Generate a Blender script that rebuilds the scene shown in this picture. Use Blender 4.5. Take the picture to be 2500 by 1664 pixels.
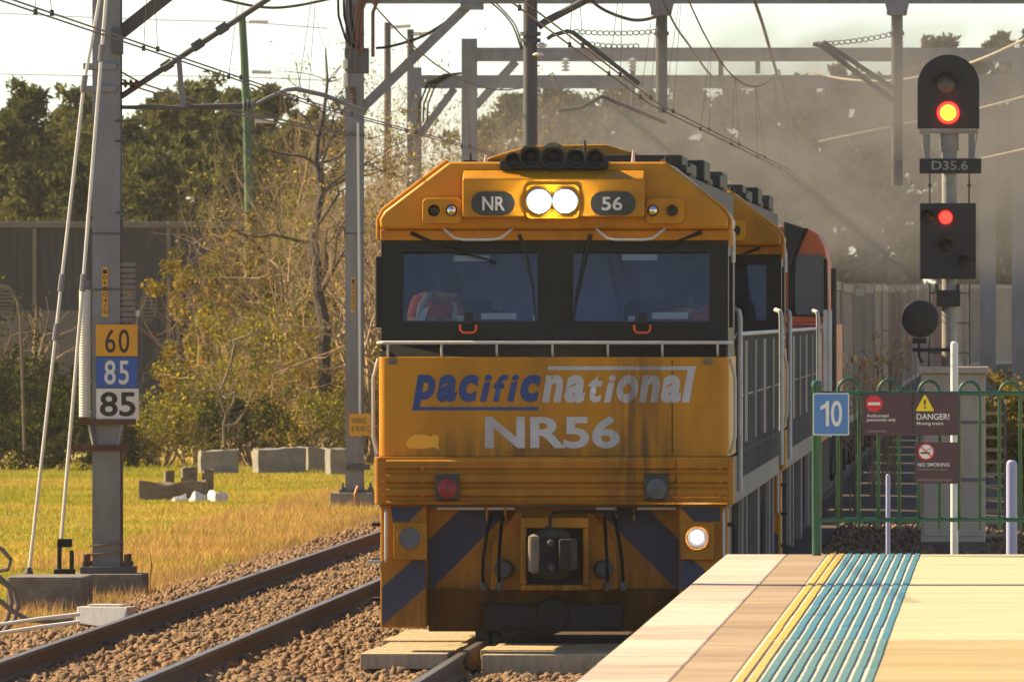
import bpy, bmesh, math, random
import numpy as np
from mathutils import Vector, Matrix, Quaternion

for o in list(bpy.data.objects):
    bpy.data.objects.remove(o)
SC = bpy.context.scene
COL = SC.collection
R = math.radians
rng = np.random.default_rng(56)
random.seed(56)

# ------------------------------------------------------------------ camera
# long telephoto from the platform; x right, y along the track, rail top at z = 0
FPX, VX, VY, CH = 28300.0, 2465.0, 768.0, 2.83
cam_d = bpy.data.cameras.new('camera')
cam = bpy.data.objects.new('camera', cam_d)
COL.objects.link(cam)
cam.location = (0, 0, CH)
cam.rotation_euler = (R(90), 0, 0)
cam_d.sensor_width = 36.0
cam_d.lens = FPX / 2500.0 * 36.0
cam_d.shift_x = -(VX - 1250.0) / 2500.0
cam_d.shift_y = (VY - 832.0) / 2500.0
cam_d.clip_start = 1.0
cam_d.clip_end = 6000.0
cam_d.dof.use_dof = True
cam_d.dof.focus_distance = 100.0
cam_d.dof.aperture_fstop = 20.0
SC.camera = cam

# ------------------------------------------------------------------ sky, sun, exposure
SUN_EL, SUN_X, SUN_Y = R(38), -0.945, 0.327
w = bpy.data.worlds.new('World')
SC.world = w
w.use_nodes = True
nt = w.node_tree
bg = nt.nodes['Background']
sky = nt.nodes.new('ShaderNodeTexSky')
sky.sky_type = 'NISHITA'
sky.sun_disc = False
sky.sun_elevation = SUN_EL
sky.sun_rotation = math.atan2(SUN_X, SUN_Y)
sky.air_density = 0.80
sky.dust_density = 0.1
sky.ozone_density = 1.0
nt.links.new(sky.outputs['Color'], bg.inputs['Color'])
bg.inputs['Strength'].default_value = 0.075

sun_d = bpy.data.lights.new('sun', 'SUN')
sun = bpy.data.objects.new('sun', sun_d)
COL.objects.link(sun)
sun_d.energy = 5.0
sun_d.angle = R(0.53)
sun_d.color = (1.0, 0.79, 0.46)
sdir = Vector((SUN_X * math.cos(SUN_EL), SUN_Y * math.cos(SUN_EL), math.sin(SUN_EL)))
sun.rotation_euler = sdir.to_track_quat('Z', 'Y').to_euler()
sun.location = (-60, 140, 80)

SC.view_settings.view_transform = 'Standard'
SC.view_settings.look = 'None'
SC.view_settings.gamma = 1.0
SC.view_settings.use_curve_mapping = False
SC.view_settings.exposure = 1.2
SC.cycles.use_denoising = True
SC.cycles.max_bounces = 8
SC.cycles.transparent_max_bounces = 16
SC.cycles.volume_bounces = 0
SC.cycles.volume_step_rate = 4.0
SC.cycles.caustics_reflective = False
SC.cycles.caustics_refractive = False
SC.cycles.sample_clamp_indirect = 6.0

# ------------------------------------------------------------------ helpers
def at(px, py, Y):
    """world point seen at photo pixel (px, py) when it stands Y metres down the line"""
    return Vector(((px - VX) * Y / FPX, Y, CH - (py - VY) * Y / FPX))

def tag(o, label=None, cat=None, group=None, kind=None):
    if label: o['label'] = label
    if cat: o['category'] = cat
    if group: o['group'] = group
    if kind: o['kind'] = kind
    return o

def thing(name, label, cat, loc=(0, 0, 0), rz=0.0, group=None):
    o = bpy.data.objects.new(name, None)
    o.empty_display_size = 0.3
    COL.objects.link(o)
    o.location = loc
    o.rotation_euler = (0, 0, rz)
    return tag(o, label, cat, group)

def copy_tree(o, parent=None, skip=()):
    c = o.copy()
    COL.objects.link(c)
    c.parent = parent
    for ch in list(o.children):
        if ch.name.split('.')[0] not in skip:
            copy_tree(ch, c, skip)
    return c

class MB:
    """collects shapes and links them as one mesh object"""
    def __init__(s): s.v, s.f = [], []
    def add(s, vs, fs):
        n = len(s.v)
        s.v += [tuple(p) for p in vs]
        s.f += [tuple(i + n for i in f) for f in fs]
        return s
    def box(s, x0, x1, y0, y1, z0, z1):
        return s.add([(x0,y0,z0),(x1,y0,z0),(x1,y1,z0),(x0,y1,z0),(x0,y0,z1),(x1,y0,z1),(x1,y1,z1),(x0,y1,z1)],
                     [(3,2,1,0),(4,5,6,7),(0,1,5,4),(1,2,6,5),(2,3,7,6),(3,0,4,7)])
    def bar(s, a, b, w, h=None, up=(0, 0, 1)):
        a, b = Vector(a), Vector(b)
        h = h or w
        d = (b - a).normalized()
        u = Vector(up)
        if abs(d.dot(u)) > 0.98: u = Vector((0, 1, 0))
        x = d.cross(u).normalized() * w / 2
        z = x.cross(d).normalized() * h / 2
        vs = [p + i * x + j * z for p in (a, b) for (i, j) in ((-1,-1),(1,-1),(1,1),(-1,1))]
        return s.add(vs, [(0,1,2,3),(7,6,5,4),(1,0,4,5),(2,1,5,6),(3,2,6,7),(0,3,7,4)])
    def tube(s, pts, r, n=8, caps=True):
        pts = [Vector(p) for p in pts]
        rs = r if isinstance(r, (list, tuple)) else [r] * len(pts)
        rings, prev = [], None
        for i, p in enumerate(pts):
            d = (pts[min(i + 1, len(pts) - 1)] - pts[max(i - 1, 0)]).normalized()
            if prev is None:
                u = Vector((0, 0, 1)) if abs(d.z) < 0.95 else Vector((0, 1, 0))
                x = d.cross(u).normalized()
            else:
                x = (prev - d * prev.dot(d)).normalized()
            prev = x
            y = d.cross(x)
            rings.append([p + rs[i] * (math.cos(2*math.pi*k/n) * x + math.sin(2*math.pi*k/n) * y) for k in range(n)])
        vs = [q for ring in rings for q in ring]
        fs = []
        for i in range(len(pts) - 1):
            for k in range(n):
                k2 = (k + 1) % n
                fs.append((i*n+k2, i*n+k, (i+1)*n+k, (i+1)*n+k2))
        if caps:
            fs.append(tuple(range(n)))
            fs.append(tuple((len(pts)-1)*n + k for k in reversed(range(n))))
        return s.add(vs, fs)
    def prism(s, poly, a0, a1, axis='y'):
        """extrude a polygon; axis y: poly in (x,z); axis z: poly in (x,y); axis x: poly in (y,z)"""
        def pt(u, v, t):
            return (u, t, v) if axis == 'y' else ((u, v, t) if axis == 'z' else (t, u, v))
        n = len(poly)
        vs = [pt(u, v, a0) for u, v in poly] + [pt(u, v, a1) for u, v in poly]
        fs = [tuple(range(n)), tuple(reversed(range(n, 2*n)))]
        fs += [((i+1) % n, i, n + i, n + (i+1) % n) for i in range(n)]
        return s.add(vs, fs)
    def lathe(s, prof, c, axis='z', n=16, sweep=2*math.pi):
        """prof: list of (radius, height) turned about an axis through c"""
        c = Vector(c)
        vs = []
        for r, h in prof:
            for k in range(n):
                a = sweep * k / n
                ca, sa = r * math.cos(a), r * math.sin(a)
                vs.append(c + Vector({'z': (ca, sa, h), 'y': (ca, h, sa), 'x': (h, ca, sa)}[axis]))
        fs = []
        for i in range(len(prof) - 1):
            for k in range(n):
                k2 = (k + 1) % n
                fs.append((i*n+k, i*n+k2, (i+1)*n+k2, (i+1)*n+k))
        fs.append(tuple(reversed(range(n))))
        fs.append(tuple((len(prof)-1)*n + k for k in range(n)))
        return s.add(vs, fs)
    def mesh(s, name):
        m = bpy.data.meshes.new(name)
        m.from_pydata(s.v, [], s.f)
        bm = bmesh.new(); bm.from_mesh(m)
        bmesh.ops.recalc_face_normals(bm, faces=bm.faces)
        bm.to_mesh(m); bm.free()
        return m
    def build(s, name, mat, parent=None, bevel=0.0, smooth=False, seg=2):
        m = s.mesh(name)
        return link(name, m, mat, parent, bevel, smooth, seg)

def link(name, m, mat, parent=None, bevel=0.0, smooth=False, seg=2):
    if mat and not m.materials: m.materials.append(mat)
    o = bpy.data.objects.new(name, m)
    COL.objects.link(o)
    o.parent = parent
    if smooth:
        m.shade_smooth()
        if hasattr(m, 'set_sharp_from_angle'): m.set_sharp_from_angle(angle=R(38))
    if bevel:
        b = o.modifiers.new('bevel', 'BEVEL')
        b.width = bevel; b.segments = seg; b.harden_normals = smooth; b.limit_method = 'ANGLE'; b.angle_limit = R(35)
    return o

def rounded(x0, x1, z0, z1, r, n=5):
    pts = []
    for cx, cz, a in ((x1-r, z0+r, -90), (x1-r, z1-r, 0), (x0+r, z1-r, 90), (x0+r, z0+r, 180)):
        for k in range(n + 1):
            t = R(a + 90 * k / n)
            pts.append((cx + r * math.cos(t), cz + r * math.sin(t)))
    return pts

def np_mesh(name, verts, tris, smooth=False):
    """fast mesh from arrays: verts (N,3), faces (M,k)"""
    verts = np.asarray(verts, dtype=np.float32); tris = np.asarray(tris, dtype=np.int32)
    m = bpy.data.meshes.new(name)
    k = tris.shape[1]
    m.vertices.add(len(verts)); m.vertices.foreach_set('co', verts.ravel())
    m.loops.add(tris.size); m.loops.foreach_set('vertex_index', tris.ravel())
    m.polygons.add(len(tris))
    m.polygons.foreach_set('loop_start', np.arange(0, tris.size, k, dtype=np.int32))
    m.update(calc_edges=True)
    m.validate()
    return m

_CLOSE = None
def text_part(name, body, x0, x1, z0, z1, y, mat, parent, shear=0.0, bold=0.0, space=1.0, depth=0.003, face=-1):
    """flat lettering fitted to a rectangle in the x-z plane, facing the camera side"""
    cu = bpy.data.curves.new('lettering', 'FONT')
    cu.body = body; cu.size = 1.0; cu.shear = shear; cu.offset = bold
    cu.space_character = space; cu.fill_mode = 'BOTH'; cu.extrude = 0.0; cu.resolution_u = 4
    cu.space_line = 0.95
    tmp = bpy.data.objects.new('tmp', cu)
    COL.objects.link(tmp)
    dg = bpy.context.evaluated_depsgraph_get()
    m = bpy.data.meshes.new_from_object(tmp.evaluated_get(dg))
    bpy.data.objects.remove(tmp); bpy.data.curves.remove(cu)
    co = np.empty(len(m.vertices) * 3, dtype=np.float32)
    m.vertices.foreach_get('co', co); co = co.reshape(-1, 3)
    lo, hi = co.min(0), co.max(0)
    out = np.empty_like(co)
    out[:, 0] = x0 + (co[:, 0] - lo[0]) / (hi[0] - lo[0]) * (x1 - x0)
    out[:, 2] = z0 + (co[:, 1] - lo[1]) / (hi[1] - lo[1]) * (z1 - z0)
    out[:, 1] = y - depth
    m.vertices.foreach_set('co', out.ravel())
    m.update()
    m.materials.clear()
    m.name = name
    return link(name, m, mat, parent)

# ------------------------------------------------------------------ materials
def mat(name, col, rough=0.6, metal=0.0, var=0.15, scale=3.0, bump=0.0, bscale=40.0, dirt=None, dirt_amt=0.0,
        dscale=1.2, coat=0.0, stretch=None, col2=None, detail=6.0, spec=0.5):
    m = bpy.data.materials.new(name)
    m.use_nodes = True
    nt = m.node_tree; N = nt.nodes; L = nt.links
    b = N['Principled BSDF']
    b.inputs['Roughness'].default_value = rough
    b.inputs['Metallic'].default_value = metal
    b.inputs['Coat Weight'].default_value = coat
    b.inputs['Specular IOR Level'].default_value = spec
    geo = N.new('ShaderNodeNewGeometry')
    mp = N.new('ShaderNodeMapping')
    mp.inputs['Scale'].default_value = stretch or (1, 1, 1)
    L.new(geo.outputs['Position'], mp.inputs['Vector'])
    n1 = N.new('ShaderNodeTexNoise')
    n1.inputs['Scale'].default_value = scale; n1.inputs['Detail'].default_value = detail
    n1.inputs['Roughness'].default_value = 0.62
    L.new(mp.outputs['Vector'], n1.inputs['Vector'])
    ramp = N.new('ShaderNodeMapRange')
    ramp.inputs['From Min'].default_value = 0.32; ramp.inputs['From Max'].default_value = 0.68
    L.new(n1.outputs['Fac'], ramp.inputs['Value'])
    mix = N.new('ShaderNodeMix'); mix.data_type = 'RGBA'
    c = Vector(col[:3])
    c2 = Vector(col2[:3]) if col2 else c * (1 + var)
    c1 = c if col2 else c * (1 - var)
    mix.inputs[6].default_value = (*c1, 1); mix.inputs[7].default_value = (*c2, 1)
    L.new(ramp.outputs['Result'], mix.inputs[0])
    last = mix.outputs[2]
    if dirt:
        n2 = N.new('ShaderNodeTexNoise')
        n2.inputs['Scale'].default_value = dscale; n2.inputs['Detail'].default_value = 8.0
        n2.inputs['Roughness'].default_value = 0.7
        L.new(mp.outputs['Vector'], n2.inputs['Vector'])
        r2 = N.new('ShaderNodeMapRange')
        r2.inputs['From Min'].default_value = 0.45; r2.inputs['From Max'].default_value = 0.75
        r2.inputs['To Max'].default_value = dirt_amt
        L.new(n2.outputs['Fac'], r2.inputs['Value'])
        mx = N.new('ShaderNodeMix'); mx.data_type = 'RGBA'
        mx.inputs[7].default_value = (*dirt, 1)
        L.new(r2.outputs['Result'], mx.inputs[0]); L.new(last, mx.inputs[6])
        last = mx.outputs[2]
        rr = N.new('ShaderNodeMapRange')
        rr.inputs['To Min'].default_value = rough; rr.inputs['To Max'].default_value = min(1, rough + 0.35)
        L.new(r2.outputs['Result'], rr.inputs['Value']); L.new(rr.outputs['Result'], b.inputs['Roughness'])
    L.new(last, b.inputs['Base Color'])
    if bump:
        n3 = N.new('ShaderNodeTexNoise')
        n3.inputs['Scale'].default_value = bscale; n3.inputs['Detail'].default_value = 5.0
        L.new(mp.outputs['Vector'], n3.inputs['Vector'])
        bp = N.new('ShaderNodeBump')
        bp.inputs['Strength'].default_value = bump; bp.inputs['Distance'].default_value = 0.02
        L.new(n3.outputs['Fac'], bp.inputs['Height']); L.new(bp.outputs['Normal'], b.inputs['Normal'])
    return m

def glow_mat(name, col, strength):
    m = bpy.data.materials.new(name); m.use_nodes = True
    b = m.node_tree.nodes['Principled BSDF']
    b.inputs['Base Color'].default_value = (*col, 1)
    b.inputs['Emission Color'].default_value = (*col, 1)
    b.inputs['Emission Strength'].default_value = strength
    return m

def glass_mat(name, tint, gloss=0.12, rough=0.03):
    m = bpy.data.materials.new(name); m.use_nodes = True
    nt = m.node_tree; N = nt.nodes; L = nt.links
    out = N['Material Output']; N.remove(N['Principled BSDF'])
    tr = N.new('ShaderNodeBsdfTransparent'); tr.inputs['Color'].default_value = (*tint, 1)
    gl = N.new('ShaderNodeBsdfGlossy'); gl.inputs['Roughness'].default_value = rough
    fr = N.new('ShaderNodeFresnel'); fr.inputs['IOR'].default_value = 1.5
    ad = N.new('ShaderNodeMath'); ad.operation = 'ADD'; ad.inputs[1].default_value = gloss
    L.new(fr.outputs['Fac'], ad.inputs[0])
    mx = N.new('ShaderNodeMixShader')
    L.new(ad.outputs[0], mx.inputs[0]); L.new(tr.outputs[0], mx.inputs[1]); L.new(gl.outputs[0], mx.inputs[2])
    L.new(mx.outputs[0], out.inputs['Surface'])
    return m

def leaf_mat(name, c1, c2, trans=0.35, scale=0.6, c3=None):
    m = bpy.data.materials.new(name); m.use_nodes = True
    nt = m.node_tree; N = nt.nodes; L = nt.links
    out = N['Material Output']; N.remove(N['Principled BSDF'])
    geo = N.new('ShaderNodeNewGeometry')
    ns = N.new('ShaderNodeTexNoise'); ns.inputs['Scale'].default_value = scale; ns.inputs['Detail'].default_value = 4
    L.new(geo.outputs['Position'], ns.inputs['Vector'])
    mr = N.new('ShaderNodeMapRange'); mr.inputs['From Min'].default_value = 0.33; mr.inputs['From Max'].default_value = 0.67
    L.new(ns.outputs['Fac'], mr.inputs['Value'])
    mx = N.new('ShaderNodeMix'); mx.data_type = 'RGBA'
    mx.inputs[6].default_value = (*c1, 1); mx.inputs[7].default_value = (*c2, 1)
    L.new(mr.outputs['Result'], mx.inputs[0])
    hs = N.new('ShaderNodeHueSaturation')
    mv = N.new('ShaderNodeMapRange'); mv.inputs['To Min'].default_value = 0.55; mv.inputs['To Max'].default_value = 1.45
    L.new(geo.outputs['Random Per Island'], mv.inputs['Value'])
    L.new(mv.outputs['Result'], hs.inputs['Value']); L.new(mx.outputs[2], hs.inputs['Color'])
    last = hs.outputs['Color']
    if c3:
        gt = N.new('ShaderNodeMath'); gt.operation = 'GREATER_THAN'; gt.inputs[1].default_value = 0.93
        L.new(geo.outputs['Random Per Island'], gt.inputs[0])
        m3 = N.new('ShaderNodeMix'); m3.data_type = 'RGBA'; m3.inputs[7].default_value = (*c3, 1)
        L.new(gt.outputs[0], m3.inputs[0]); L.new(last, m3.inputs[6]); last = m3.outputs[2]
    df = N.new('ShaderNodeBsdfDiffuse'); tl = N.new('ShaderNodeBsdfTranslucent')
    L.new(last, df.inputs['Color']); L.new(last, tl.inputs['Color'])
    ms = N.new('ShaderNodeMixShader'); ms.inputs[0].default_value = trans
    L.new(df.outputs[0], ms.inputs[1]); L.new(tl.outputs[0], ms.inputs[2])
    L.new(ms.outputs[0], out.inputs['Surface'])
    return m

ORANGE, GRIME = (0.56, 0.235, 0.006), (0.085, 0.045, 0.018)
M = dict(
    orange_nose=mat('orange_nose_paint', ORANGE, 0.38, var=0.10, scale=1.1, dirt=GRIME, dirt_amt=0.6, dscale=1.6, spec=0.25, stretch=(1, 1, 0.35), bump=0.06, bscale=9.0),
    orange=mat('orange_paint', ORANGE, 0.38, var=0.10, scale=1.1, dirt=GRIME, dirt_amt=0.55, dscale=1.6, spec=0.25, stretch=(1, 1, 0.35), bump=0.06, bscale=9.0),
    orange_dirty=mat('orange_paint_grimy', (0.46, 0.185, 0.005), 0.5, var=0.18, scale=2.0, dirt=GRIME, dirt_amt=0.55, dscale=2.5, spec=0.25, stretch=(1, 1, 0.4)),
    pilot=mat('pilot_grime_and_shade', (0.10, 0.042, 0.006), 0.8, var=0.35, scale=3.0, dirt=(0.016, 0.011, 0.008), dirt_amt=0.9, dscale=2.2, spec=0.2, stretch=(1.5, 1, 0.5)),  # grime, plus the shade low on the pilot darkened into the colour
    patch=mat('fresh_yellow_paint', (0.78, 0.38, 0.01), 0.4, var=0.08),
    redorange=mat('red_orange_paint', (0.52, 0.10, 0.02), 0.45, var=0.12, dirt=GRIME, dirt_amt=0.5),
    blue_stripe=mat('dark_blue_paint', (0.022, 0.028, 0.075), 0.5, var=0.2, dirt=(0.06, 0.045, 0.035), dirt_amt=0.5),
    logo_blue=mat('logo_blue', (0.012, 0.05, 0.20), 0.45, var=0.1),
    silver=mat('reflective_silver', (0.52, 0.50, 0.50), 0.5, var=0.1, dirt=(0.22, 0.13, 0.07), dirt_amt=0.4),
    cab_black=mat('cab_black', (0.012, 0.012, 0.010), 0.5, var=0.3, spec=0.3),
    black=mat('black_rubber', (0.012, 0.012, 0.012), 0.6, var=0.3),
    under=mat('underframe_grime', (0.017, 0.013, 0.010), 0.85, var=0.4, scale=5),
    white_rail=mat('white_handrail', (0.55, 0.53, 0.50), 0.45, var=0.08, dirt=(0.25, 0.18, 0.12), dirt_amt=0.4, dscale=5),
    grey_sill=mat('grey_underframe', (0.22, 0.19, 0.175), 0.6, var=0.15, dirt=(0.08, 0.06, 0.045), dirt_amt=0.7, dscale=3, stretch=(1, 1, 0.3)),
    hood=mat('hood_charcoal', (0.055, 0.055, 0.06), 0.65, var=0.3),
    glass=glass_mat('windscreen_glass', (0.84, 0.86, 0.90), 0.0),
    dark_glass=glass_mat('dark_glass', (0.25, 0.27, 0.30), 0.06),
    cabin=mat('cab_lining', (0.20, 0.20, 0.42), 0.7, var=0.15),
    paper=mat('white_paper', (0.78, 0.82, 0.80), 0.6, var=0.05),
    lamp=glow_mat('headlight_lit', (1.0, 0.92, 0.66), 110.0),
    ditch=glow_mat('ditch_light_lit', (1.0, 0.93, 0.85), 120.0),
    chrome=mat('lamp_reflector', (0.75, 0.75, 0.72), 0.12, metal=1.0, var=0.05),
    red_lens=mat('red_lens', (0.26, 0.012, 0.018), 0.3, var=0.15, bump=0.2, bscale=80),
    grey_lens=mat('dull_lens', (0.10, 0.10, 0.105), 0.35, var=0.2, bump=0.2, bscale=80),
    brown_black=mat('number_board_black', (0.022, 0.024, 0.026), 0.4, var=0.2),
    rail_side=mat('rusty_rail', (0.085, 0.042, 0.022), 0.8, var=0.35, scale=8, bump=0.3),
    rail_top=mat('polished_rail_head', (0.26, 0.24, 0.23), 0.48, metal=0.9, var=0.12, scale=2),
    sleeper=mat('weathered_sleeper', (0.20, 0.155, 0.11), 0.9, var=0.3, scale=6, bump=0.4),
    ballast=mat('ballast_stone', (0.085, 0.055, 0.034), 0.9, var=0.0, scale=14.0, col2=(0.32, 0.18, 0.085), detail=2),
    bed=mat('ballast_dust', (0.07, 0.045, 0.028), 1.0, var=0.35, scale=14, bump=1.0, bscale=25),
    soil=mat('dry_ground', (0.40, 0.25, 0.045), 1.0, var=0.0, scale=0.5, col2=(0.24, 0.24, 0.02), bump=0.4, bscale=10),
    concrete=mat('grey_concrete', (0.24, 0.22, 0.19), 0.9, var=0.2, scale=4, bump=0.3, dirt=(0.10, 0.09, 0.075), dirt_amt=0.6),
    old_concrete=mat('stained_concrete', (0.20, 0.175, 0.15), 0.95, var=0.3, scale=5, bump=0.5, dirt=(0.06, 0.05, 0.04), dirt_amt=0.8, dscale=3),
    steel=mat('galvanised_steel', (0.21, 0.21, 0.225), 0.55, metal=0.25, var=0.16, scale=5, dirt=(0.16, 0.13, 0.11), dirt_amt=0.5, stretch=(1, 1, 0.3)),
    steel_dark=mat('weathered_steel', (0.10, 0.098, 0.105), 0.7, metal=0.2, var=0.25, scale=4, dirt=(0.07, 0.055, 0.045), dirt_amt=0.6, stretch=(1, 1, 0.3)),
    rust=mat('rust_brown', (0.11, 0.05, 0.03), 0.85, var=0.3),
    wire=mat('weathered_copper_wire', (0.085, 0.06, 0.05), 0.55, metal=0.5, var=0.1),
    bright_wire=mat('bright_wire', (0.55, 0.48, 0.36), 0.5, metal=0.3, var=0.1),
    porcelain=mat('white_porcelain', (0.75, 0.72, 0.70), 0.3, var=0.08),
    cable=mat('black_cable', (0.012, 0.012, 0.012), 0.9, var=0.2, spec=0.1),
    red_cable=mat('red_brown_cable', (0.16, 0.04, 0.025), 0.6, var=0.2),
    hose=mat('grey_brown_hose', (0.20, 0.15, 0.12), 0.6, var=0.2),
    orange_hose=mat('orange_conduit', (0.6, 0.20, 0.05), 0.5, var=0.1),
    sign_yellow=mat('sign_yellow', (0.72, 0.34, 0.01), 0.5, var=0.05, dirt=(0.3, 0.16, 0.03), dirt_amt=0.3),
    sign_blue=mat('sign_blue', (0.025, 0.11, 0.42), 0.5, var=0.06),
    sign_lightblue=mat('sign_light_blue', (0.085, 0.22, 0.50), 0.5, var=0.04),
    sign_white=mat('sign_white', (0.74, 0.72, 0.68), 0.5, var=0.04),
    sign_black=mat('sign_black', (0.015, 0.015, 0.018), 0.5, var=0.1),
    sign_maroon=mat('sign_maroon', (0.075, 0.028, 0.038), 0.45, var=0.08),
    sign_red=mat('sign_red', (0.65, 0.02, 0.03), 0.45, var=0.04),
    bright_yellow=mat('hazard_yellow', (0.85, 0.62, 0.01), 0.45, var=0.03),
    signal_black=mat('signal_black', (0.012, 0.011, 0.013), 0.55, var=0.3),
    signal_grey=mat('signal_grey_paint', (0.30, 0.29, 0.26), 0.6, var=0.15, dirt=(0.12, 0.10, 0.08), dirt_amt=0.5, dscale=4),
    red_lamp=glow_mat('signal_lamp_red', (1.0, 0.006, 0.004), 9.0),
    amber_lamp=glow_mat('signal_lamp_core', (1.0, 0.30, 0.01), 4.0),
    fence_green=mat('fence_green', (0.012, 0.085, 0.045), 0.42, var=0.12, coat=0.2),
    cabinet=mat('cabinet_beige', (0.62, 0.52, 0.41), 0.6, var=0.1, scale=2, dirt=(0.15, 0.11, 0.08), dirt_amt=0.5, dscale=2, stretch=(1, 1, 0.4)),
    plastic_blue=mat('pale_blue_post', (0.36, 0.37, 0.55), 0.5, var=0.08),
    white_post=mat('white_post', (0.72, 0.70, 0.64), 0.5, var=0.08),
    paving=mat('platform_cream', (0.47, 0.44, 0.27), 0.85, var=0.08, scale=0.9, bump=0.15, bscale=60, dirt=(0.28, 0.21, 0.12), dirt_amt=0.5, dscale=0.8, stretch=(0.5, 2.0, 1)),
    paving_near=mat('platform_cream_worn', (0.42, 0.32, 0.155), 0.85, var=0.14, scale=1.1, bump=0.15, bscale=60, dirt=(0.22, 0.14, 0.055), dirt_amt=0.65, dscale=0.7, stretch=(0.5, 2.0, 1)),
    coping=mat('coping_concrete', (0.50, 0.41, 0.33), 0.85, var=0.14, scale=1.4, bump=0.15, bscale=60, dirt=(0.20, 0.13, 0.09), dirt_amt=0.7, dscale=1.5, stretch=(0.6, 2.2, 1)),
    coping_pale=mat('coping_concrete_pale', (0.56, 0.47, 0.38), 0.85, var=0.14, scale=1.8, bump=0.15, bscale=60, dirt=(0.24, 0.16, 0.11), dirt_amt=0.6, dscale=2.0, stretch=(0.6, 2.2, 1)),
    coping_dull=mat('coping_concrete_dull', (0.44, 0.34, 0.26), 0.85, var=0.16, scale=1.6, bump=0.15, bscale=60, dirt=(0.17, 0.10, 0.07), dirt_amt=0.7, dscale=1.2, stretch=(0.6, 2.2, 1)),
    walkstrip_pale=mat('brown_strip_pale', (0.38, 0.27, 0.17), 0.85, var=0.18, scale=1.2, bump=0.15, bscale=60, dirt=(0.18, 0.11, 0.06), dirt_amt=0.6, dscale=1.4, stretch=(0.6, 2.2, 1)),
    tac_bed=mat('tactile_bed_concrete', (0.58, 0.52, 0.43), 0.85, var=0.12, scale=3, dirt=(0.3, 0.22, 0.15), dirt_amt=0.5, dscale=2),
    walkstrip=mat('brown_strip', (0.33, 0.23, 0.14), 0.85, var=0.15, scale=1.2, bump=0.15, bscale=60, dirt=(0.15, 0.085, 0.045), dirt_amt=0.7, dscale=1.0, stretch=(0.6, 2.2, 1)),
    tac_yellow=mat('tactile_yellow', (0.62, 0.38, 0.004), 0.5, var=0.05),
    tac_teal=mat('tactile_teal', (0.055, 0.195, 0.245), 0.5, var=0.07),
    tac_yellow_worn=mat('tactile_yellow_worn', (0.52, 0.36, 0.07), 0.6, var=0.1),
    tac_teal_worn=mat('tactile_teal_worn', (0.09, 0.20, 0.205), 0.6, var=0.12),
    timber=mat('sunbleached_timber', (0.44, 0.33, 0.19), 0.85, var=0.2, scale=6, bump=0.3, stretch=(4, 0.4, 1)),
    timber_dark=mat('old_timber', (0.17, 0.13, 0.09), 0.9, var=0.3, scale=6, bump=0.3),
    white_box=mat('white_painted_box', (0.72, 0.69, 0.64), 0.55, var=0.06, dirt=(0.38, 0.2, 0.13), dirt_amt=0.5, dscale=6, stretch=(3, 1, 0.6)),
    wall_dark=mat('shed_cladding', (0.032, 0.033, 0.040), 0.7, var=0.15, scale=3, stretch=(1, 1, 0.15)),
    wall_cap=mat('shed_capping', (0.13, 0.11, 0.095), 0.6, var=0.15),
    render_wall=mat('grey_render', (0.13, 0.115, 0.11), 0.9, var=0.12),
    trunk=mat('dark_bark', (0.05, 0.036, 0.027), 0.95, var=0.3, scale=9, bump=0.5),
    twig=mat('dry_twig', (0.37, 0.25, 0.15), 0.9, var=0.4, scale=1.3),
    green_pole=mat('green_treated_pole', (0.075, 0.135, 0.07), 0.85, var=0.18, scale=3, stretch=(1, 1, 0.3)),
    leaf_pine=leaf_mat('she_oak_needles', (0.055, 0.066, 0.020), (0.155, 0.148, 0.042), 0.45, 0.3),
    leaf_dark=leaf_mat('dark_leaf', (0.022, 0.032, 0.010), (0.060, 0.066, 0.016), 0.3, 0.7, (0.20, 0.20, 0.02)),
    leaf_gold=leaf_mat('golden_leaf', (0.10, 0.105, 0.014), (0.30, 0.20, 0.020), 0.45, 0.9, (0.55, 0.36, 0.02)),
    leaf_lime=leaf_mat('lime_leaf', (0.075, 0.09, 0.014), (0.29, 0.24, 0.030), 0.45, 1.6, (0.68, 0.50, 0.03)),
    leaf_far=leaf_mat('far_leaf', (0.07, 0.070, 0.038), (0.14, 0.125, 0.065), 0.4, 0.25),
    grass=leaf_mat('meadow_grass', (0.28, 0.31, 0.025), (0.56, 0.39, 0.085), 0.4, 0.2),
    straw=leaf_mat('dry_straw', (0.44, 0.25, 0.09), (0.62, 0.38, 0.16), 0.3, 0.8),
    hivis=mat('hivis_orange', (0.75, 0.10, 0.02), 0.7, var=0.1),
    navy=mat('navy_cloth', (0.02, 0.022, 0.05), 0.85, var=0.2),
    skin=mat('skin', (0.48, 0.27, 0.19), 0.55, var=0.08),
    hair=mat('dark_hair', (0.02, 0.015, 0.012), 0.7, var=0.2),
    reflect=mat('reflective_tape', (0.55, 0.56, 0.50), 0.45, var=0.08),
    container_grey=mat('container_grey', (0.17, 0.15, 0.14), 0.65, var=0.12, dirt=(0.14, 0.10, 0.07), dirt_amt=0.5, dscale=1.2, stretch=(1, 1, 0.3)),
    container_beige=mat('container_beige', (0.29, 0.24, 0.20), 0.65, var=0.12, dirt=(0.18, 0.13, 0.09), dirt_amt=0.5, dscale=1.2, stretch=(1, 1, 0.3)),
    container_maroon=mat('container_maroon', (0.16, 0.075, 0.07), 0.65, var=0.15, dirt=(0.10, 0.06, 0.05), dirt_amt=0.5, dscale=1.2, stretch=(1, 1, 0.3)),
)

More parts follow.
